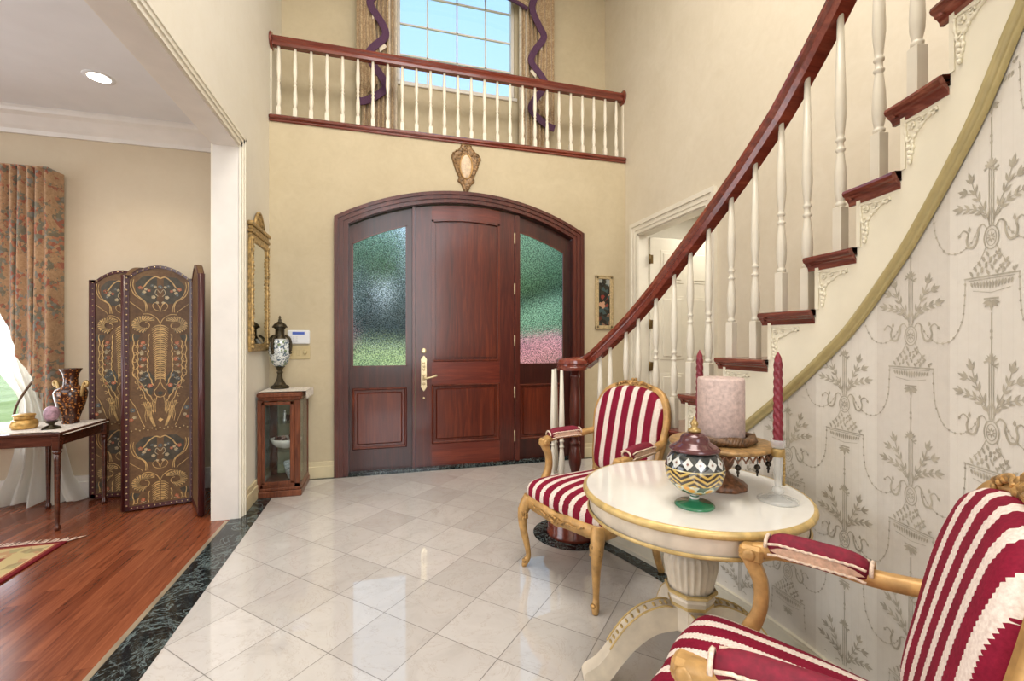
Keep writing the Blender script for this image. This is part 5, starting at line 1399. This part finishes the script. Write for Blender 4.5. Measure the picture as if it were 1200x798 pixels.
# ------------------------------------------------------------------ folding screen
scn = thing('folding_screen', 'tall four-panel folding screen in tooled brown leather with nail heads', 'folding screen', (-1.83, 3.95, 0))
SCO = Vector((1.83, -3.95, 0))
def screen_panel(A, B, decorate=True, flip=False):
    A = Vector((A[0], A[1], 0))+SCO; B = Vector((B[0], B[1], 0))+SCO
    L = (B-A).length; dx = (B-A)/L; ny = Vector((dx.y, -dx.x, 0))      # ny towards the viewer
    TH = .03
    def W(x, z, d): return tuple(A+dx*x+ny*d+Vector((0, 0, z)))
    sh = 1.725
    def topz(x):
        q = abs(2*x/L-1)
        if q > .82: return sh
        return sh+.085*math.cos(q/.82*PI/2)**.8
    xs = [L*i/24 for i in range(25)]; poly = [(0, .012), (L, .012)]+[(x, topz(x)) for x in xs[::-1]]
    b = MB(); n = len(poly)
    vs_ = [W(x, z, TH/2) for x, z in poly]+[W(x, z, -TH/2) for x, z in poly]
    b.add(vs_, [tuple(range(n)), tuple(range(2*n-1, n-1, -1))]+[(i, i+n, (i+1) % n+n, (i+1) % n) for i in range(n)], 0)
    pn = b.build('panel', M_leather, scn)
    E_ = .028; b = MB()
    for sgn in (1, -1):
        d0, d1 = (TH/2, TH/2+.005) if sgn > 0 else (-TH/2-.005, -TH/2)
        def slab(pts0, pts1):
            v = [W(x, z, d1) for x, z in pts0]+[W(x, z, d1) for x, z in pts1]+[W(x, z, d0) for x, z in pts0]+[W(x, z, d0) for x, z in pts1]; k = len(pts0)
            b.add(v, [(i, i+1, k+i+1, k+i) for i in range(k-1)]+[(2*k+i, 3*k+i, 3*k+i+1, 2*k+i+1) for i in range(k-1)]+[(i, 2*k+i, 2*k+i+1, i+1) for i in range(k-1)]+[(k+i, k+i+1, 3*k+i+1, 3*k+i) for i in range(k-1)])
        slab([(0, .012), (0, sh)], [(E_, .012), (E_, sh)]); slab([(L-E_, .012), (L-E_, sh)], [(L, .012), (L, sh)])
        slab([(x, topz(x)-.022) for x in xs], [(x, topz(x)) for x in xs]); slab([(0, .012), (L, .012)], [(0, .04), (L, .04)])
    b.tube([W(-.004, .012, 0), W(-.004, sh, 0)], .017, 8); b.tube([W(L+.004, .012, 0), W(L+.004, sh, 0)], .017, 8)
    b.build('leather_edging', M_sred, pn)
    if not decorate: return
    d = TH/2+.0025; F = lambda x, z: W(L/2+x, z, d); G = lambda x, z: W(L/2+x, z, d+.0015); K = lambda x, z: W(L/2+x, z, d+.0035)
    hwid = L/2-E_
    g = MB()                                                        # 0 gold 1 dark 2 coral 3 slate 4 pale
    def blob(x, z, r, mi, fn=G, n=9):
        g.poly([(x+r*(1+.18*math.cos(5*2*PI*k/n))*math.cos(2*PI*k/n), z+r*math.sin(2*PI*k/n)) for k in range(n)], mi, fn)
    def flower(x, z, r, mi):
        for k in range(5):
            a = 2*PI*k/5+x*30; blob(x+r*.6*math.cos(a), z+r*.6*math.sin(a), r*.45, mi, G, 7)
        blob(x, z, r*.3, 4, K, 6)
    def design(z0, z1, full=True):
        H = z1-z0; c = lambda t: z0+t*H
        w = hwid
        for sg in (1, -1):
            S = lambda pts: [(sg*x, z) for x, z in pts]
            # dark grounds
            g.poly(S([(.02, c(.97)), (.10, c(.965)), (.145, c(.92)), (.14, c(.85)), (.09, c(.80)), (.02, c(.79))]) if sg > 0 else S([(.02, c(.97)), (.10, c(.965)), (.145, c(.92)), (.14, c(.85)), (.09, c(.80)), (.02, c(.79))])[::-1], 1, F)
            # arch lines over the top
            g.ribbon(S(spline([(.0, c(.955)), (.03, c(.965)), (.07, c(.935)), (.095, c(.90)), (.125, c(.885))], 5)), .008, 0, G)
            for o in (0, .014): g.ribbon(S(spline([(w-.012-o, c(.94)), (w-.008-o, c(.90)), (w-.03-o, c(.845)), (.10-o*.5, c(.81)), (.085-o*.5, c(.78)), (.085-o, c(.74))], 5)), .005, 0, G)
            g.ribbon(S(spline([(w-.005, c(.80)), (w-.03, c(.78)), (.11, c(.75)), (.10, c(.735))], 5)), .004, 0, G)
            # ram's horn scroll
            cx_, cz_ = .092, c(.66)
            sp = []
            for k in range(34):
                a = PI*.78-k*.21; r = .076-.0018*k; sp.append((cx_+r*math.cos(a), cz_+r*.85*math.sin(a)))
            g.ribbon(S(sp), .005, 0, K)
            for k in range(16):
                a = PI*.80-k*.26; r0, r1 = .03, .072
                g.ribbon(S([(cx_+r1*math.cos(a), cz_+r1*.85*math.sin(a)), (cx_+(r0+r1)/2*math.cos(a-.25), cz_+(r0+r1)/2*.85*math.sin(a-.25)), (cx_+r0*math.cos(a-.6), cz_+r0*.85*math.sin(a-.6))]), [.015, .012, .005], 0, G)
                g.ribbon(S([(cx_+r1*math.cos(a-.13), cz_+r1*.85*math.sin(a-.13)), (cx_+r0*math.cos(a-.7), cz_+r0*.85*math.sin(a-.7))]), [.005, .002], 1, K)
            g.ribbon(S(spline([(.0, c(.665)), (.02, c(.70)), (.06, c(.725)), (.10, c(.725))], 5)), .005, 0, K)
            # palm barbs
            for k in range(26):
                z = c(.655-.0135*k); L_ = .045-.0008*k
                g.ribbon(S([(.004, z), (.024, z-.004), (L_+.006, z-.024)]), [.009, .008, .002], 0, G)
            # scalloped lines
            zig = []
            for k in range(40):
                t = k/39; x = lerp(.062, .075, t)+.007*abs(math.sin(t*PI*9)); zig.append((x if t < .7 else x-(t-.7)*.13, c(.60-.33*t)))
            g.ribbon(S(zig), .0065, 0, G)
            zig = []
            for k in range(46):
                t = k/45; x = .125+.008*abs(math.sin(t*PI*10)); x = x-max(0, t-.62)*.26; zig.append((x, c(.56-.40*t)))
            g.ribbon(S(zig), .0065, 0, G)
            zig = [(lerp(.155, .158, k/45)-max(0, k/45-.5)*.24+.004*math.sin(k*.9), c(.60-.50*k/45)) for k in range(46)]
            g.ribbon(S(zig), .006, 0, G)
            for o in (0, .012, .024): g.ribbon(S(spline([(.10-o, c(.17)), (.07-o*.6, c(.09)), (.045-o*.4, c(.03)), (.035-o*.3, c(.01))], 5)), .006, 0, G)
            g.ribbon(S(spline([(w-.004, c(.19)), (w-.04, c(.13)), (w-.07, c(.05)), (w-.09, c(.01))], 5)), .004, 0, G)
            # dark leaf under scroll, flowers
            q = [(.115, c(.59)), (.165, c(.60)), (w-.002, c(.575)), (w-.004, c(.55)), (.14, c(.555))]
            g.poly(S(q) if sg > 0 else S(q)[::-1], 1, F)
            q = [(.03, c(.31)), (.06, c(.36)), (.10, c(.36)), (.12, c(.31)), (.10, c(.24)), (.05, c(.21))]
            g.poly(S(q) if sg > 0 else S(q)[::-1], 1, F)
            for (x, t, r, mi) in ((.10, .545, .013, 2), (.095, .51, .012, 3), (.108, .475, .012, 4), (.096, .44, .016, 2), (.105, .40, .012, 4), (.075, .335, .013, 3), (.10, .315, .012, 3), (.06, .27, .015, 2), (.085, .245, .010, 4), (.115, .89, .014, 2), (.095, .865, .012, 4), (.04, .835, .013, 4), (.018, .80, .010, 4), (w-.02, .12, .016, 3), (w-.03, .075, .012, 4), (w-.012, .06, .012, 2)):
                flower(sg*x, c(t), r, mi)
            # filling scrolls between the scalloped lines
            for k in range(9):
                zc_ = c(.52-.045*k); xc_ = .148-max(0, k-4)*.012
                g.ribbon(S([(xc_+.010*math.cos(q*.7+k), zc_+.011*math.sin(q*.7+k)) for q in range(7)]), .004, 0, G)
            for k in range(7):
                zc_ = c(.535-.043*k); g.ribbon(S([(.082, zc_), (.094, zc_-.008), (.112, zc_+.004)]), .004, 4, G); flower(sg*.112, zc_-.012, .010, (2, 4, 3)[k % 3])
            for k in range(6): g.ribbon(S([(.02+.012*k, c(.20-.012*k)), (.03+.012*k, c(.15-.014*k)), (.028+.011*k, c(.10-.012*k))]), .004, 0, G)
            for k in range(5): flower(sg*(.03+.018*k), c(.90-.012*k+(.02 if k % 2 else 0)), .010, (4, 3, 2)[k % 3])
            # heart curls at centre
            g.ribbon(S(spline([(.0, c(.745)), (.03, c(.755)), (.045, c(.78)), (.03, c(.80)), (.012, c(.785)), (.0, c(.75))], 5)), .004, 0, K)
            g.ribbon(S(spline([(.0, c(.86)), (.02, c(.885)), (.03, c(.86)), (.012, c(.84))], 5)), .0045, 4, K)
            g.ribbon(S(spline([(.0, c(.295)), (.02, c(.255)), (.035, c(.235)), (.025, c(.205)), (.0, c(.195))], 5)), .0045, 0, K)
        g.poly([(0, c(.235)), (-.022, c(.222)), (0, c(.205)), (.022, c(.222))][::-1], 1, G)
        g.ribbon([(0, c(.67)), (0, c(.3))], .007, 0, K)
        blob(0, c(.05), .016, 0, K, 4); flower(0, c(.90), .014, 3)
    design(.60, 1.765); design(-.52, .575)
    # clip anything below the foot of the panel
    keep = [(f, m, s_) for f, m, s_ in zip(g.f, g.mi, g.sm) if all(g.v[i][2] > .045 for i in f)]
    g.f = [k[0] for k in keep]; g.mi = [k[1] for k in keep]; g.sm = [k[2] for k in keep]
    g.build('tooled_design', [M_sgold, M_sdark, M_sflower, M_sblue, M_spale], pn, fix=False)
    b = MB()
    def nail(x, z):
        b.ball(W(x, z, TH/2+.005), (.0055, .0055, .0055), seg=6, rings=4)
    k = int((sh-.05)/.045)
    for i in range(k+1):
        z = .05+(sh-.07)*i/k; nail(E_*.5, z); nail(L-E_*.5, z)
    for i in range(11): nail(L*(.1+.8*i/10), topz(L*(.1+.8*i/10))-.011); nail(L*(.1+.8*i/10), .027)
    for i in range(15): nail(L*(.1+.8*i/14), .588+.012*(i % 2))
    b.build('nail_trim', M_snail, pn)
SA, SH1, SB, SC, SD = (-2.235, 4.285), (-1.815, 4.285), (-1.833, 3.885), (-1.435, 4.000), (-1.262, 3.640)
screen_panel(SA, SH1); screen_panel(SH1, SB, False); screen_panel(SB, SC); screen_panel(SC, SD, False)

# ------------------------------------------------------------------ console table and things on it
TZ2 = .645
ct = thing('console_table', 'dark wood side table with slim turned legs before the window', 'side table', (-2.55, 3.88, 0))
x1, y0, y1, x0 = .47, -.25, .27, -.95
b = MB(); b.bbox(x0, x1+.02, y0-.02, y1+.02, TZ2-.022, TZ2, .006); b.build('tabletop', M_dark, ct)
b = MB(); b.bbox(x0+.02, x1-.02, y0, y0+.02, TZ2-.09, TZ2-.02, .003); b.bbox(x0+.02, x1-.02, y1-.02, y1, TZ2-.09, TZ2-.02, .003); b.bbox(x1-.02, x1, y0, y1, TZ2-.09, TZ2-.02, .003); b.bbox(x0, x0+.02, y0, y1, TZ2-.09, TZ2-.02, .003); b.build('apron', M_dark, ct)
for x, y in ((x1-.005, y0+.005), (x1-.005, y1-.005), (x0+.005, y0+.005), (x0+.005, y1-.005), (.125, y1-.015)):
    b = MB(); b.bbox(x-.021, x+.021, y-.021, y+.021, TZ2-.115, TZ2-.02, .004)
    b.lathe([(.015, TZ2-.145), (.023, TZ2-.132), (.020, TZ2-.115)], 12, M=T(x, y, 0))
    b.lathe([(.012, .0), (.018, .012), (.018, .026), (.011, .038), (.012, .06), (.017, TZ2-.18), (.016, TZ2-.14)], 12, M=T(x, y, 0)); b.build('leg', M_dark, ct)
b = MB()
b.grid(lambda u, v: (lerp(-3.4, -2.12, u), lerp(3.655+.006*math.sin(u*90), 4.13, v), TZ2+.003), 30, 8)
b.grid(lambda u, v: (lerp(-2.12, -2.055, u), lerp(3.64, 4.14, v)+.006*math.sin(u*9), TZ2+.003-(.0 if u < .7 else (u-.7)*.07)), 6, 16)
tag(b.build('lace_tablecloth', M_lace), 'white lace runner on the dark side table', 'lace cloth')
v = thing('amphora_vase', 'amber speckled two-handled vase on the lace of the side table', 'vase', (-2.215, 4.0, TZ2+.004), -.4)
b = MB(); b.lathe([(r*.80, z) for r, z in [(.060, 0), (.062, .008), (.058, .02), (.070, .06), (.098, .13), (.114, .19), (.118, .225), (.105, .25), (.062, .268), (.052, .28), (.050, .32), (.058, .36), (.078, .392), (.080, .398), (.066, .394), (.04, .36)]], 32); b.build('body', M_vase, v)
for s_ in (-1, 1):
    b = MB(); b.tube(spline([(s_*.088, 0, .20), (s_*.102, 0, .255), (s_*.110, 0, .285), (s_*.130, 0, .305), (s_*.142, 0, .285), (s_*.126, 0, .268), (s_*.116, 0, .282)], 5), [lerp(.013, .009, i/30) for i in range(31)], 8, up=(0, 1, 0)); b.build('handle', M_brass, v)
s = thing('mineral_sphere', 'mauve stone sphere on a small stand beside the speckled vase', 'sphere', (-2.20, 3.78, TZ2+.004))
b = MB(); b.ball((0, 0, .102), (.041, .041, .054), seg=24, rings=14); b.build('sphere', M_mauve, s)
b = MB(); b.lathe([(.04, 0), (.042, .006), (.02, .014), (.014, .03), (.03, .045), (.034, .052)], 16)
for k in range(3): b.tube([(.02*math.cos(k*2.1), .02*math.sin(k*2.1), .02), (.046*math.cos(k*2.1), .046*math.sin(k*2.1), .012), (.052*math.cos(k*2.1), .052*math.sin(k*2.1), .0)], .006, 6)
b.build('stand', M_bronze, s)
gx = thing('trinket_box', 'round gold lidded box on the lace of the side table', 'box', (-2.385, 3.84, TZ2+.004))
b = MB(); b.lathe([(.060, 0), (.068, .012), (.070, .035), (.063, .055), (.054, .062)], 32); b.build('body', M_goldbox, gx)
b = MB(); b.lathe([(.050, .062), (.052, .085), (.048, .088)], 32); b.lathe([(.056, .086), (.058, .092), (.054, .098), (.02, .102)], 32); b.build('lid', M_goldbox, gx)

# ------------------------------------------------------------------ drapes
def pleats(x, n, amp): return amp*math.sin(2*PI*x*n)
dp = thing('floral_drape', 'tan floral drape swept aside over the sheer curtain', 'drape', (-2.9, 4.24, 0))
HEM = [(-.8, 2.3), (-.3, 1.95), (0, 1.75), (.15, 1.63), (.18, 1.43), (.20, 1.29), (.23, 1.21), (.28, 1.12), (.30, 1.02), (.33, .98), (.36, .90), (.40, .85), (.415, .70), (.455, .655)]
def dr(u, v):
    x = lerp(-.8, .455, u); zb = interp(x, HEM); z = lerp(2.555, zb, v)
    fold = abs(math.sin(PI*u*24))
    return (x-.02*v*math.sin(2*PI*u*12), -.02-.045*fold+(.12*max(0, u-.965)/.035), z)
b = MB(); b.grid(dr, 300, 14); dpo = b.build('panel', M_floral, dp)
b = MB(); b.grid(lambda u, v: (lerp(.345, .46, u), .012+.02*math.sin(u*14), lerp(1.1, .655+.14*(1-u)**2, v)), 20, 8); b.build('tail', M_floral, dp)
b = MB(); b.bbox(-.8, .44, -.05, .11, 2.548, 2.562, .003); b.build('cornice_board', M_floral, dp)
sh_ = thing('sheer_curtain', 'white sheer curtain tied back behind the side table', 'curtain', (-2.9, 4.24, 0))
b = MB()
def shr(u, v):
    z = lerp(2.5, .012, v)
    left = interp(z, [(0, .02), (.23, .14), (.42, .185), (.61, .205), (.70, .21), (.82, .22), (.99, .10), (1.25, -.05), (1.62, -.3), (2.5, -.78)])
    right = interp(z, [(0, .63), (.05, .60), (.2, .53), (.42, .49), (.66, .45), (.82, .385), (.99, .40), (1.5, .42), (2.5, .42)])
    k = interp(z, [(0, 1.7), (.3, 1.2), (.7, .6), (.82, .4), (1.0, .6), (2.5, 1)])
    x = lerp(left, right, u)
    return (x, .03*k*math.sin(2*PI*u*5+v*1.2)+.012*math.sin(2*PI*u*13+2)+.02-.16*max(0, .25-z)*(.6+.4*math.sin(u*17)), z+.012*math.sin(u*23)*(z < .03))
b.grid(shr, 80, 44); b.build('voile', M_sheer, sh_)
b = MB(); b.tube(spline([(.225, -.03, .70), (.26, -.055, .78), (.32, -.05, .90), (.36, .0, 1.0)], 5), .008, 7); b.build('tieback_cord', M_ring, sh_)
# upper drapes
def upper_drape(xc, sg, lab):
    t = thing('damask_drape', lab, 'drape', (xc, YFAR-.09, 3.226), 0, 'drapes at the upper window')
    b = MB(); b.grid(lambda u, v: (lerp(-.15, .17, u)*sg, -.045*abs(math.sin(PI*u*7)), lerp(1.95, 0.003, v)), 84, 6); b.build('panel', M_drape_up, t)
    b = MB(); b.grid(lambda u, v: (lerp(.10, .20, u)*sg, -.03*abs(math.sin(PI*u*3))-.01, lerp(1.95, 0.003, v)), 24, 4); b.build('lining', M_drape_lt, t)
    b = MB()                                                        # stepped jabot over the drape
    def jb(u, v):
        w = lerp(-.20, .0+.02*math.sin(v*9), u); zt = 1.95; zb = lerp(.38, .62, u)
        return (w*sg, -.055+.018*math.sin(2*PI*u*3), lerp(zt, zb, v))
    b.grid(jb, 36, 12); jo = b.build('jabot', M_drape_up, t)
    b = MB()
    zz = [(-.02, 1.95), (.07, 1.72), (.0, 1.52), (-.05, 1.40), (.05, 1.22), (.075, 1.10), (-.03, .96), (-.06, .86), (.06, .66), (.07, .56), (-.06, .44), (-.16, .40)]
    zz = [(x*1.15-.01, z) for x, z in zz]
    sp = spline(zz, 6); vs_ = []
    q = []
    for i, (x, z) in enumerate(sp):
        x0, z0 = sp[max(i-1, 0)]; x1, z1 = sp[min(i+1, len(sp)-1)]; L = math.hypot(x1-x0, z1-z0) or 1; nx_, nz_ = -(z1-z0)/L*.036, (x1-x0)/L*.036
        vs_ += [((x+nx_)*sg, -.084, z+nz_), ((x-nx_)*sg, -.084, z-nz_), ((x-nx_)*sg, -.070, z-nz_), ((x+nx_)*sg, -.070, z+nz_)]
    n = len(sp); b.add(vs_, [(4*i+j, 4*i+(j+1) % 4, 4*i+4+(j+1) % 4, 4*i+4+j) for i in range(n-1) for j in range(4)], 0, False); b.build('fringe', M_purple, jo)
    b = MB(); 
    for (x, z, s2) in ((.055, 1.62, .05), (-.01, 1.32, .05), (.06, 1.0, .05), (.0, .76, .05)): b.add([((x-.035)*sg, -.076, z+.07), ((x+.035)*sg, -.076, z), ((x-.035)*sg, -.076, z-.07), ((x-.045)*sg, -.074, z)], [(0, 1, 2, 3)])
    b.build('jabot_lining', M_drape_lt, jo)
    return t
upper_drape(-.09, 1, 'gold damask drape with purple fringe left of the upper window')
upper_drape(1.62, -1, 'gold damask drape with purple fringe right of the upper window')
sw = thing('swag_valance', 'damask swag with purple fringe across the top of the upper window', 'swag', (.75, YFAR-.13, 4.9))
b = MB(); b.grid(lambda u, v: (lerp(-.75, .75, u), -.03+.02*math.sin(v*20), lerp(.32, lerp(.10, .0, abs(2*u-1)**4)+.16*math.cos(PI*(2*u-1))**2*0+.02, v)), 30, 12); b.build('swag', M_drape_up, sw)
b = MB(); b.tube([(lerp(-.75, .75, k/40), -.04, lerp(.12, .02, abs(k/20-1)**4)-.02) for k in range(41)], .02, 6); b.build('fringe', M_purple, sw)

# ------------------------------------------------------------------ rug and recessed light
rg = thing('oriental_rug', 'oriental rug with ivory fringe on the cherry floor at lower left', 'rug', (-1.905, 3.415, 0.0))
b = MB(); b.bbox(-1.7, 0, -2.6, 0, 0, .009, .003); b.build('pile', M_rug, rg)
b = MB()
for k in range(240):
    x = -1.7+1.7*k/239; L = RND.uniform(.045, .075); a = RND.uniform(-.012, .016)
    b.add([(x-.004, 0, .005), (x+.004, 0, .005), (x+a+.004, L, .002), (x+a-.002, L, .002)], [(0, 1, 2, 3)])
b.add([(-.02, -.01, .0075), (.0, -.01, .0075), (.06, .075, .002), (.03, .07, .002)], [(0, 1, 2, 3)])
b.build('fringe', M_fringe, rg)
rl = thing('recessed_light', 'round recessed ceiling light glowing in the sitting room ceiling', 'ceiling light', (-1.861, 3.64, 3.018))
b = MB(); b.lathe([(.062, -.002), (.085, -.006), (.088, 0)], 28, cap=False); b.build('trim_ring', M_ceil, rl)
b = MB(); b.lathe([(.062, -.003), (.02, -.004)], 24); b.build('diffuser', M_lamp, rl)

# ------------------------------------------------------------------ outside
def gz(y): return interp(y, [(4.6, -.12), (8.0, -.12), (18, .98), (24, 1.05), (70, 1.1)])
b = MB(); b.grid(lambda u, v: (lerp(-40, 40, u), 4.62+66*v**2, gz(4.62+66*v**2)), 8, 40); struct(b.build('ground', M_grass, fix=False))
MB().box(-1.2, 2.8, 4.54, 6.4, -.12, -.02).build('porch_slab', M_drive)['kind'] = 'structure'
MB().box(-30, -2.2, 7.5, 13.0, -.13, -.10).build('driveway', M_drive)['kind'] = 'structure'
def blobby(name, r, n, mat, parent, spread, seed, lo=0.5):
    rr = random.Random(seed); b = MB()
    for k in range(n):
        a = rr.uniform(0, 2*PI); q = rr.random()**.5*spread; z = rr.uniform(lo, 1)
        c = (q*math.cos(a), q*math.sin(a), z); s_ = r*rr.uniform(.6, 1.1)
        rings, seg = 7, 10
        o = len(b.v); b.ball(c, s_, seg=seg, rings=rings)
        for i in range(o, len(b.v)):
            x, y, zz = b.v[i]; j_ = 1+rr.uniform(-.16, .16); b.v[i] = (c[0]+(x-c[0])*j_, c[1]+(y-c[1])*j_, c[2]+(zz-c[2])*j_)
    return b.build(name, mat, parent)
def shrub(label, loc, r, n, spread, mat, seed, hgt):
    t = thing('shrub', label, 'shrub', loc); 
    o = blobby('foliage', r, n, mat, t, spread, seed, .5*hgt); o.scale = (1, 1, 1)
    b = MB()
    for k in range(4): b.tube([(.05*math.cos(k*1.6), .05*math.sin(k*1.6), 0), (.2*math.cos(k*1.6), .2*math.sin(k*1.6), .5*hgt)], .03, 6)
    b.build('stem', M_bark, t); return t
shrub('pink flowering shrub outside the right sidelight', (3.3, 9.4, gz(9.4)), .55, 20, .9, M_pink, 3, 1.0)
shrub('small pink shrub outside at the edge of the left sidelight', (-1.9, 12.6, gz(12.6)-.1), .5, 14, .6, M_pink, 4, 1.0)
def conifer(label, loc, H, R, mat, seed):
    t = thing('evergreen_tree', label, 'tree', loc); rr = random.Random(seed); b = MB()
    for k in range(9):
        z = H*(.08+.1*k); r = R*(1-k/10.)
        pts = []; seg = 14
        prof = [(r*.15, z+H*.16), (r*.6, z+H*.06), (r, z)]
        b.lathe(prof[::-1], seg, fl=lambda a, zz: 1+.18*math.sin(a*7+k)+.1*math.sin(a*3+k*2))
    b.build('foliage', mat, t); b = MB(); b.lathe([(.14, 0), (.1, H*.3)], 8); b.build('trunk', M_bark, t); return t
conifer('dark evergreen in the middle of the left sidelight view', (-1.1, 20.5, .95), 3.6, 1.9, M_evergreen, 1)
conifer('taller dark evergreen right of the first in the left sidelight view', (1.0, 23.5, .95), 4.4, 2.2, M_evergreen, 2)
t = thing('broadleaf_tree', 'large green tree outside the right sidelight', 'tree', (6.4, 15.5, gz(15.5)-.1))
blobby('crown', 1.5, 30, M_tree, t, 2.4, 8, 1.0).location = (0, 0, 2.6)
blobby('lower_crown', 1.3, 22, M_tree, t, 2.4, 18, 0.6).location = (0, 0, .4)
b = MB(); b.lathe([(.22, 0), (.16, 3.4)], 10); b.build('trunk', M_bark, t)
t = thing('broadleaf_tree', 'green tree far behind the evergreens in the left sidelight', 'tree', (-5.5, 30.0, 1.5))
blobby('crown', 1.8, 40, M_tree, t, 3.4, 9, 1.0).location = (2.5, 0, 4.2)
b = MB(); b.lathe([(.22, 0), (.16, 3.2)], 10); b.build('trunk', M_bark, t)

# ------------------------------------------------------------------ sky and lights
w = bpy.data.worlds.new('sky'); sc.world = w; w.use_nodes = True; nt = w.node_tree; nt.nodes.clear(); g = N(nt)
o = g.new('ShaderNodeOutputWorld'); bg = g.new('ShaderNodeBackground'); tc = g.coord('Generated'); s = g.sep(tc)
c = g.ramp(s[2], [(0.0, (222, 232, 240)), (0.12, (206, 226, 246)), (0.35, (176, 210, 250)), (0.6, (160, 200, 250)), (1.0, (120, 176, 240))])
g.link(c, bg.inputs[0]); bg.inputs[1].default_value = 1.05; g.link(bg.outputs[0], o.inputs[0])
def area(name, loc, rot, sx, sy, power, c=(255, 255, 255), spread=None):
    l = bpy.data.lights.new(name, 'AREA'); l.shape = 'RECTANGLE'; l.size = sx; l.size_y = sy; l.energy = power; l.color = srgb(c)[:3]
    if spread: l.spread = spread
    o = bpy.data.objects.new(name, l); col.objects.link(o); o.location = loc; o.rotation_euler = rot; return o
def sun(name, rot, e, ang, c):
    l = bpy.data.lights.new(name, 'SUN'); l.energy = e; l.angle = ang; l.color = srgb(c)[:3]
    o = bpy.data.objects.new(name, l); col.objects.link(o); o.rotation_euler = rot; return o
sun('sun_light', Vector((.55, .38, -.74)).to_track_quat('-Z', 'Y').to_euler(), 2.6, math.radians(1), (255, 246, 230))
area('hall_back_fill', (.8, YB+.05, 2.7), (PI/2, 0, 0), 2.7, 4.2, 105, (255, 253, 250))  # added fill inside the unseen back window
area('hall_overhead_fill', (.7, 1.2, HC-.06), (0, 0, 0), 2.2, 2.2, 85, (255, 249, 240))  # added overhead fill; no fixture hangs here
area('sitting_window_daylight', (-3.3, 4.352, 1.4), (-PI/2, 0, 0), 1.2, 1.8, 26, (245, 248, 255))
area('sitting_side_fill', (-5.1, 1.6, 1.4), (0, -PI/2, 0), 2.0, 2.6, 46, (240, 246, 255))  # added fill to brighten the room; this wall has no window
area('sitting_overhead_fill', (-3.0, 1.5, 3.0), (0, 0, 0), 2.0, 3.0, 32, (252, 250, 250))  # added broad fill under the ceiling, no fitting modelled
area('closet_light', (3.3, 3.6, 2.68), (0, 0, 0), .5, .5, 8, (255, 248, 236))
l = bpy.data.lights.new('recessed_spot', 'SPOT'); l.energy = 16; l.spot_size = 1.9; l.spot_blend = .6; l.shadow_soft_size = .06; l.color = srgb((255, 240, 214))[:3]
o = bpy.data.objects.new('recessed_spot', l); col.objects.link(o); o.location = (-1.861, 3.64, 3.0)
cy = sc.cycles
cy.max_bounces = 8; cy.diffuse_bounces = 4; cy.glossy_bounces = 4; cy.transmission_bounces = 8; cy.transparent_max_bounces = 12
cy.caustics_reflective = False; cy.caustics_refractive = False; cy.sample_clamp_indirect = 4.0
cy.use_denoising = True
vs.exposure = 0.72
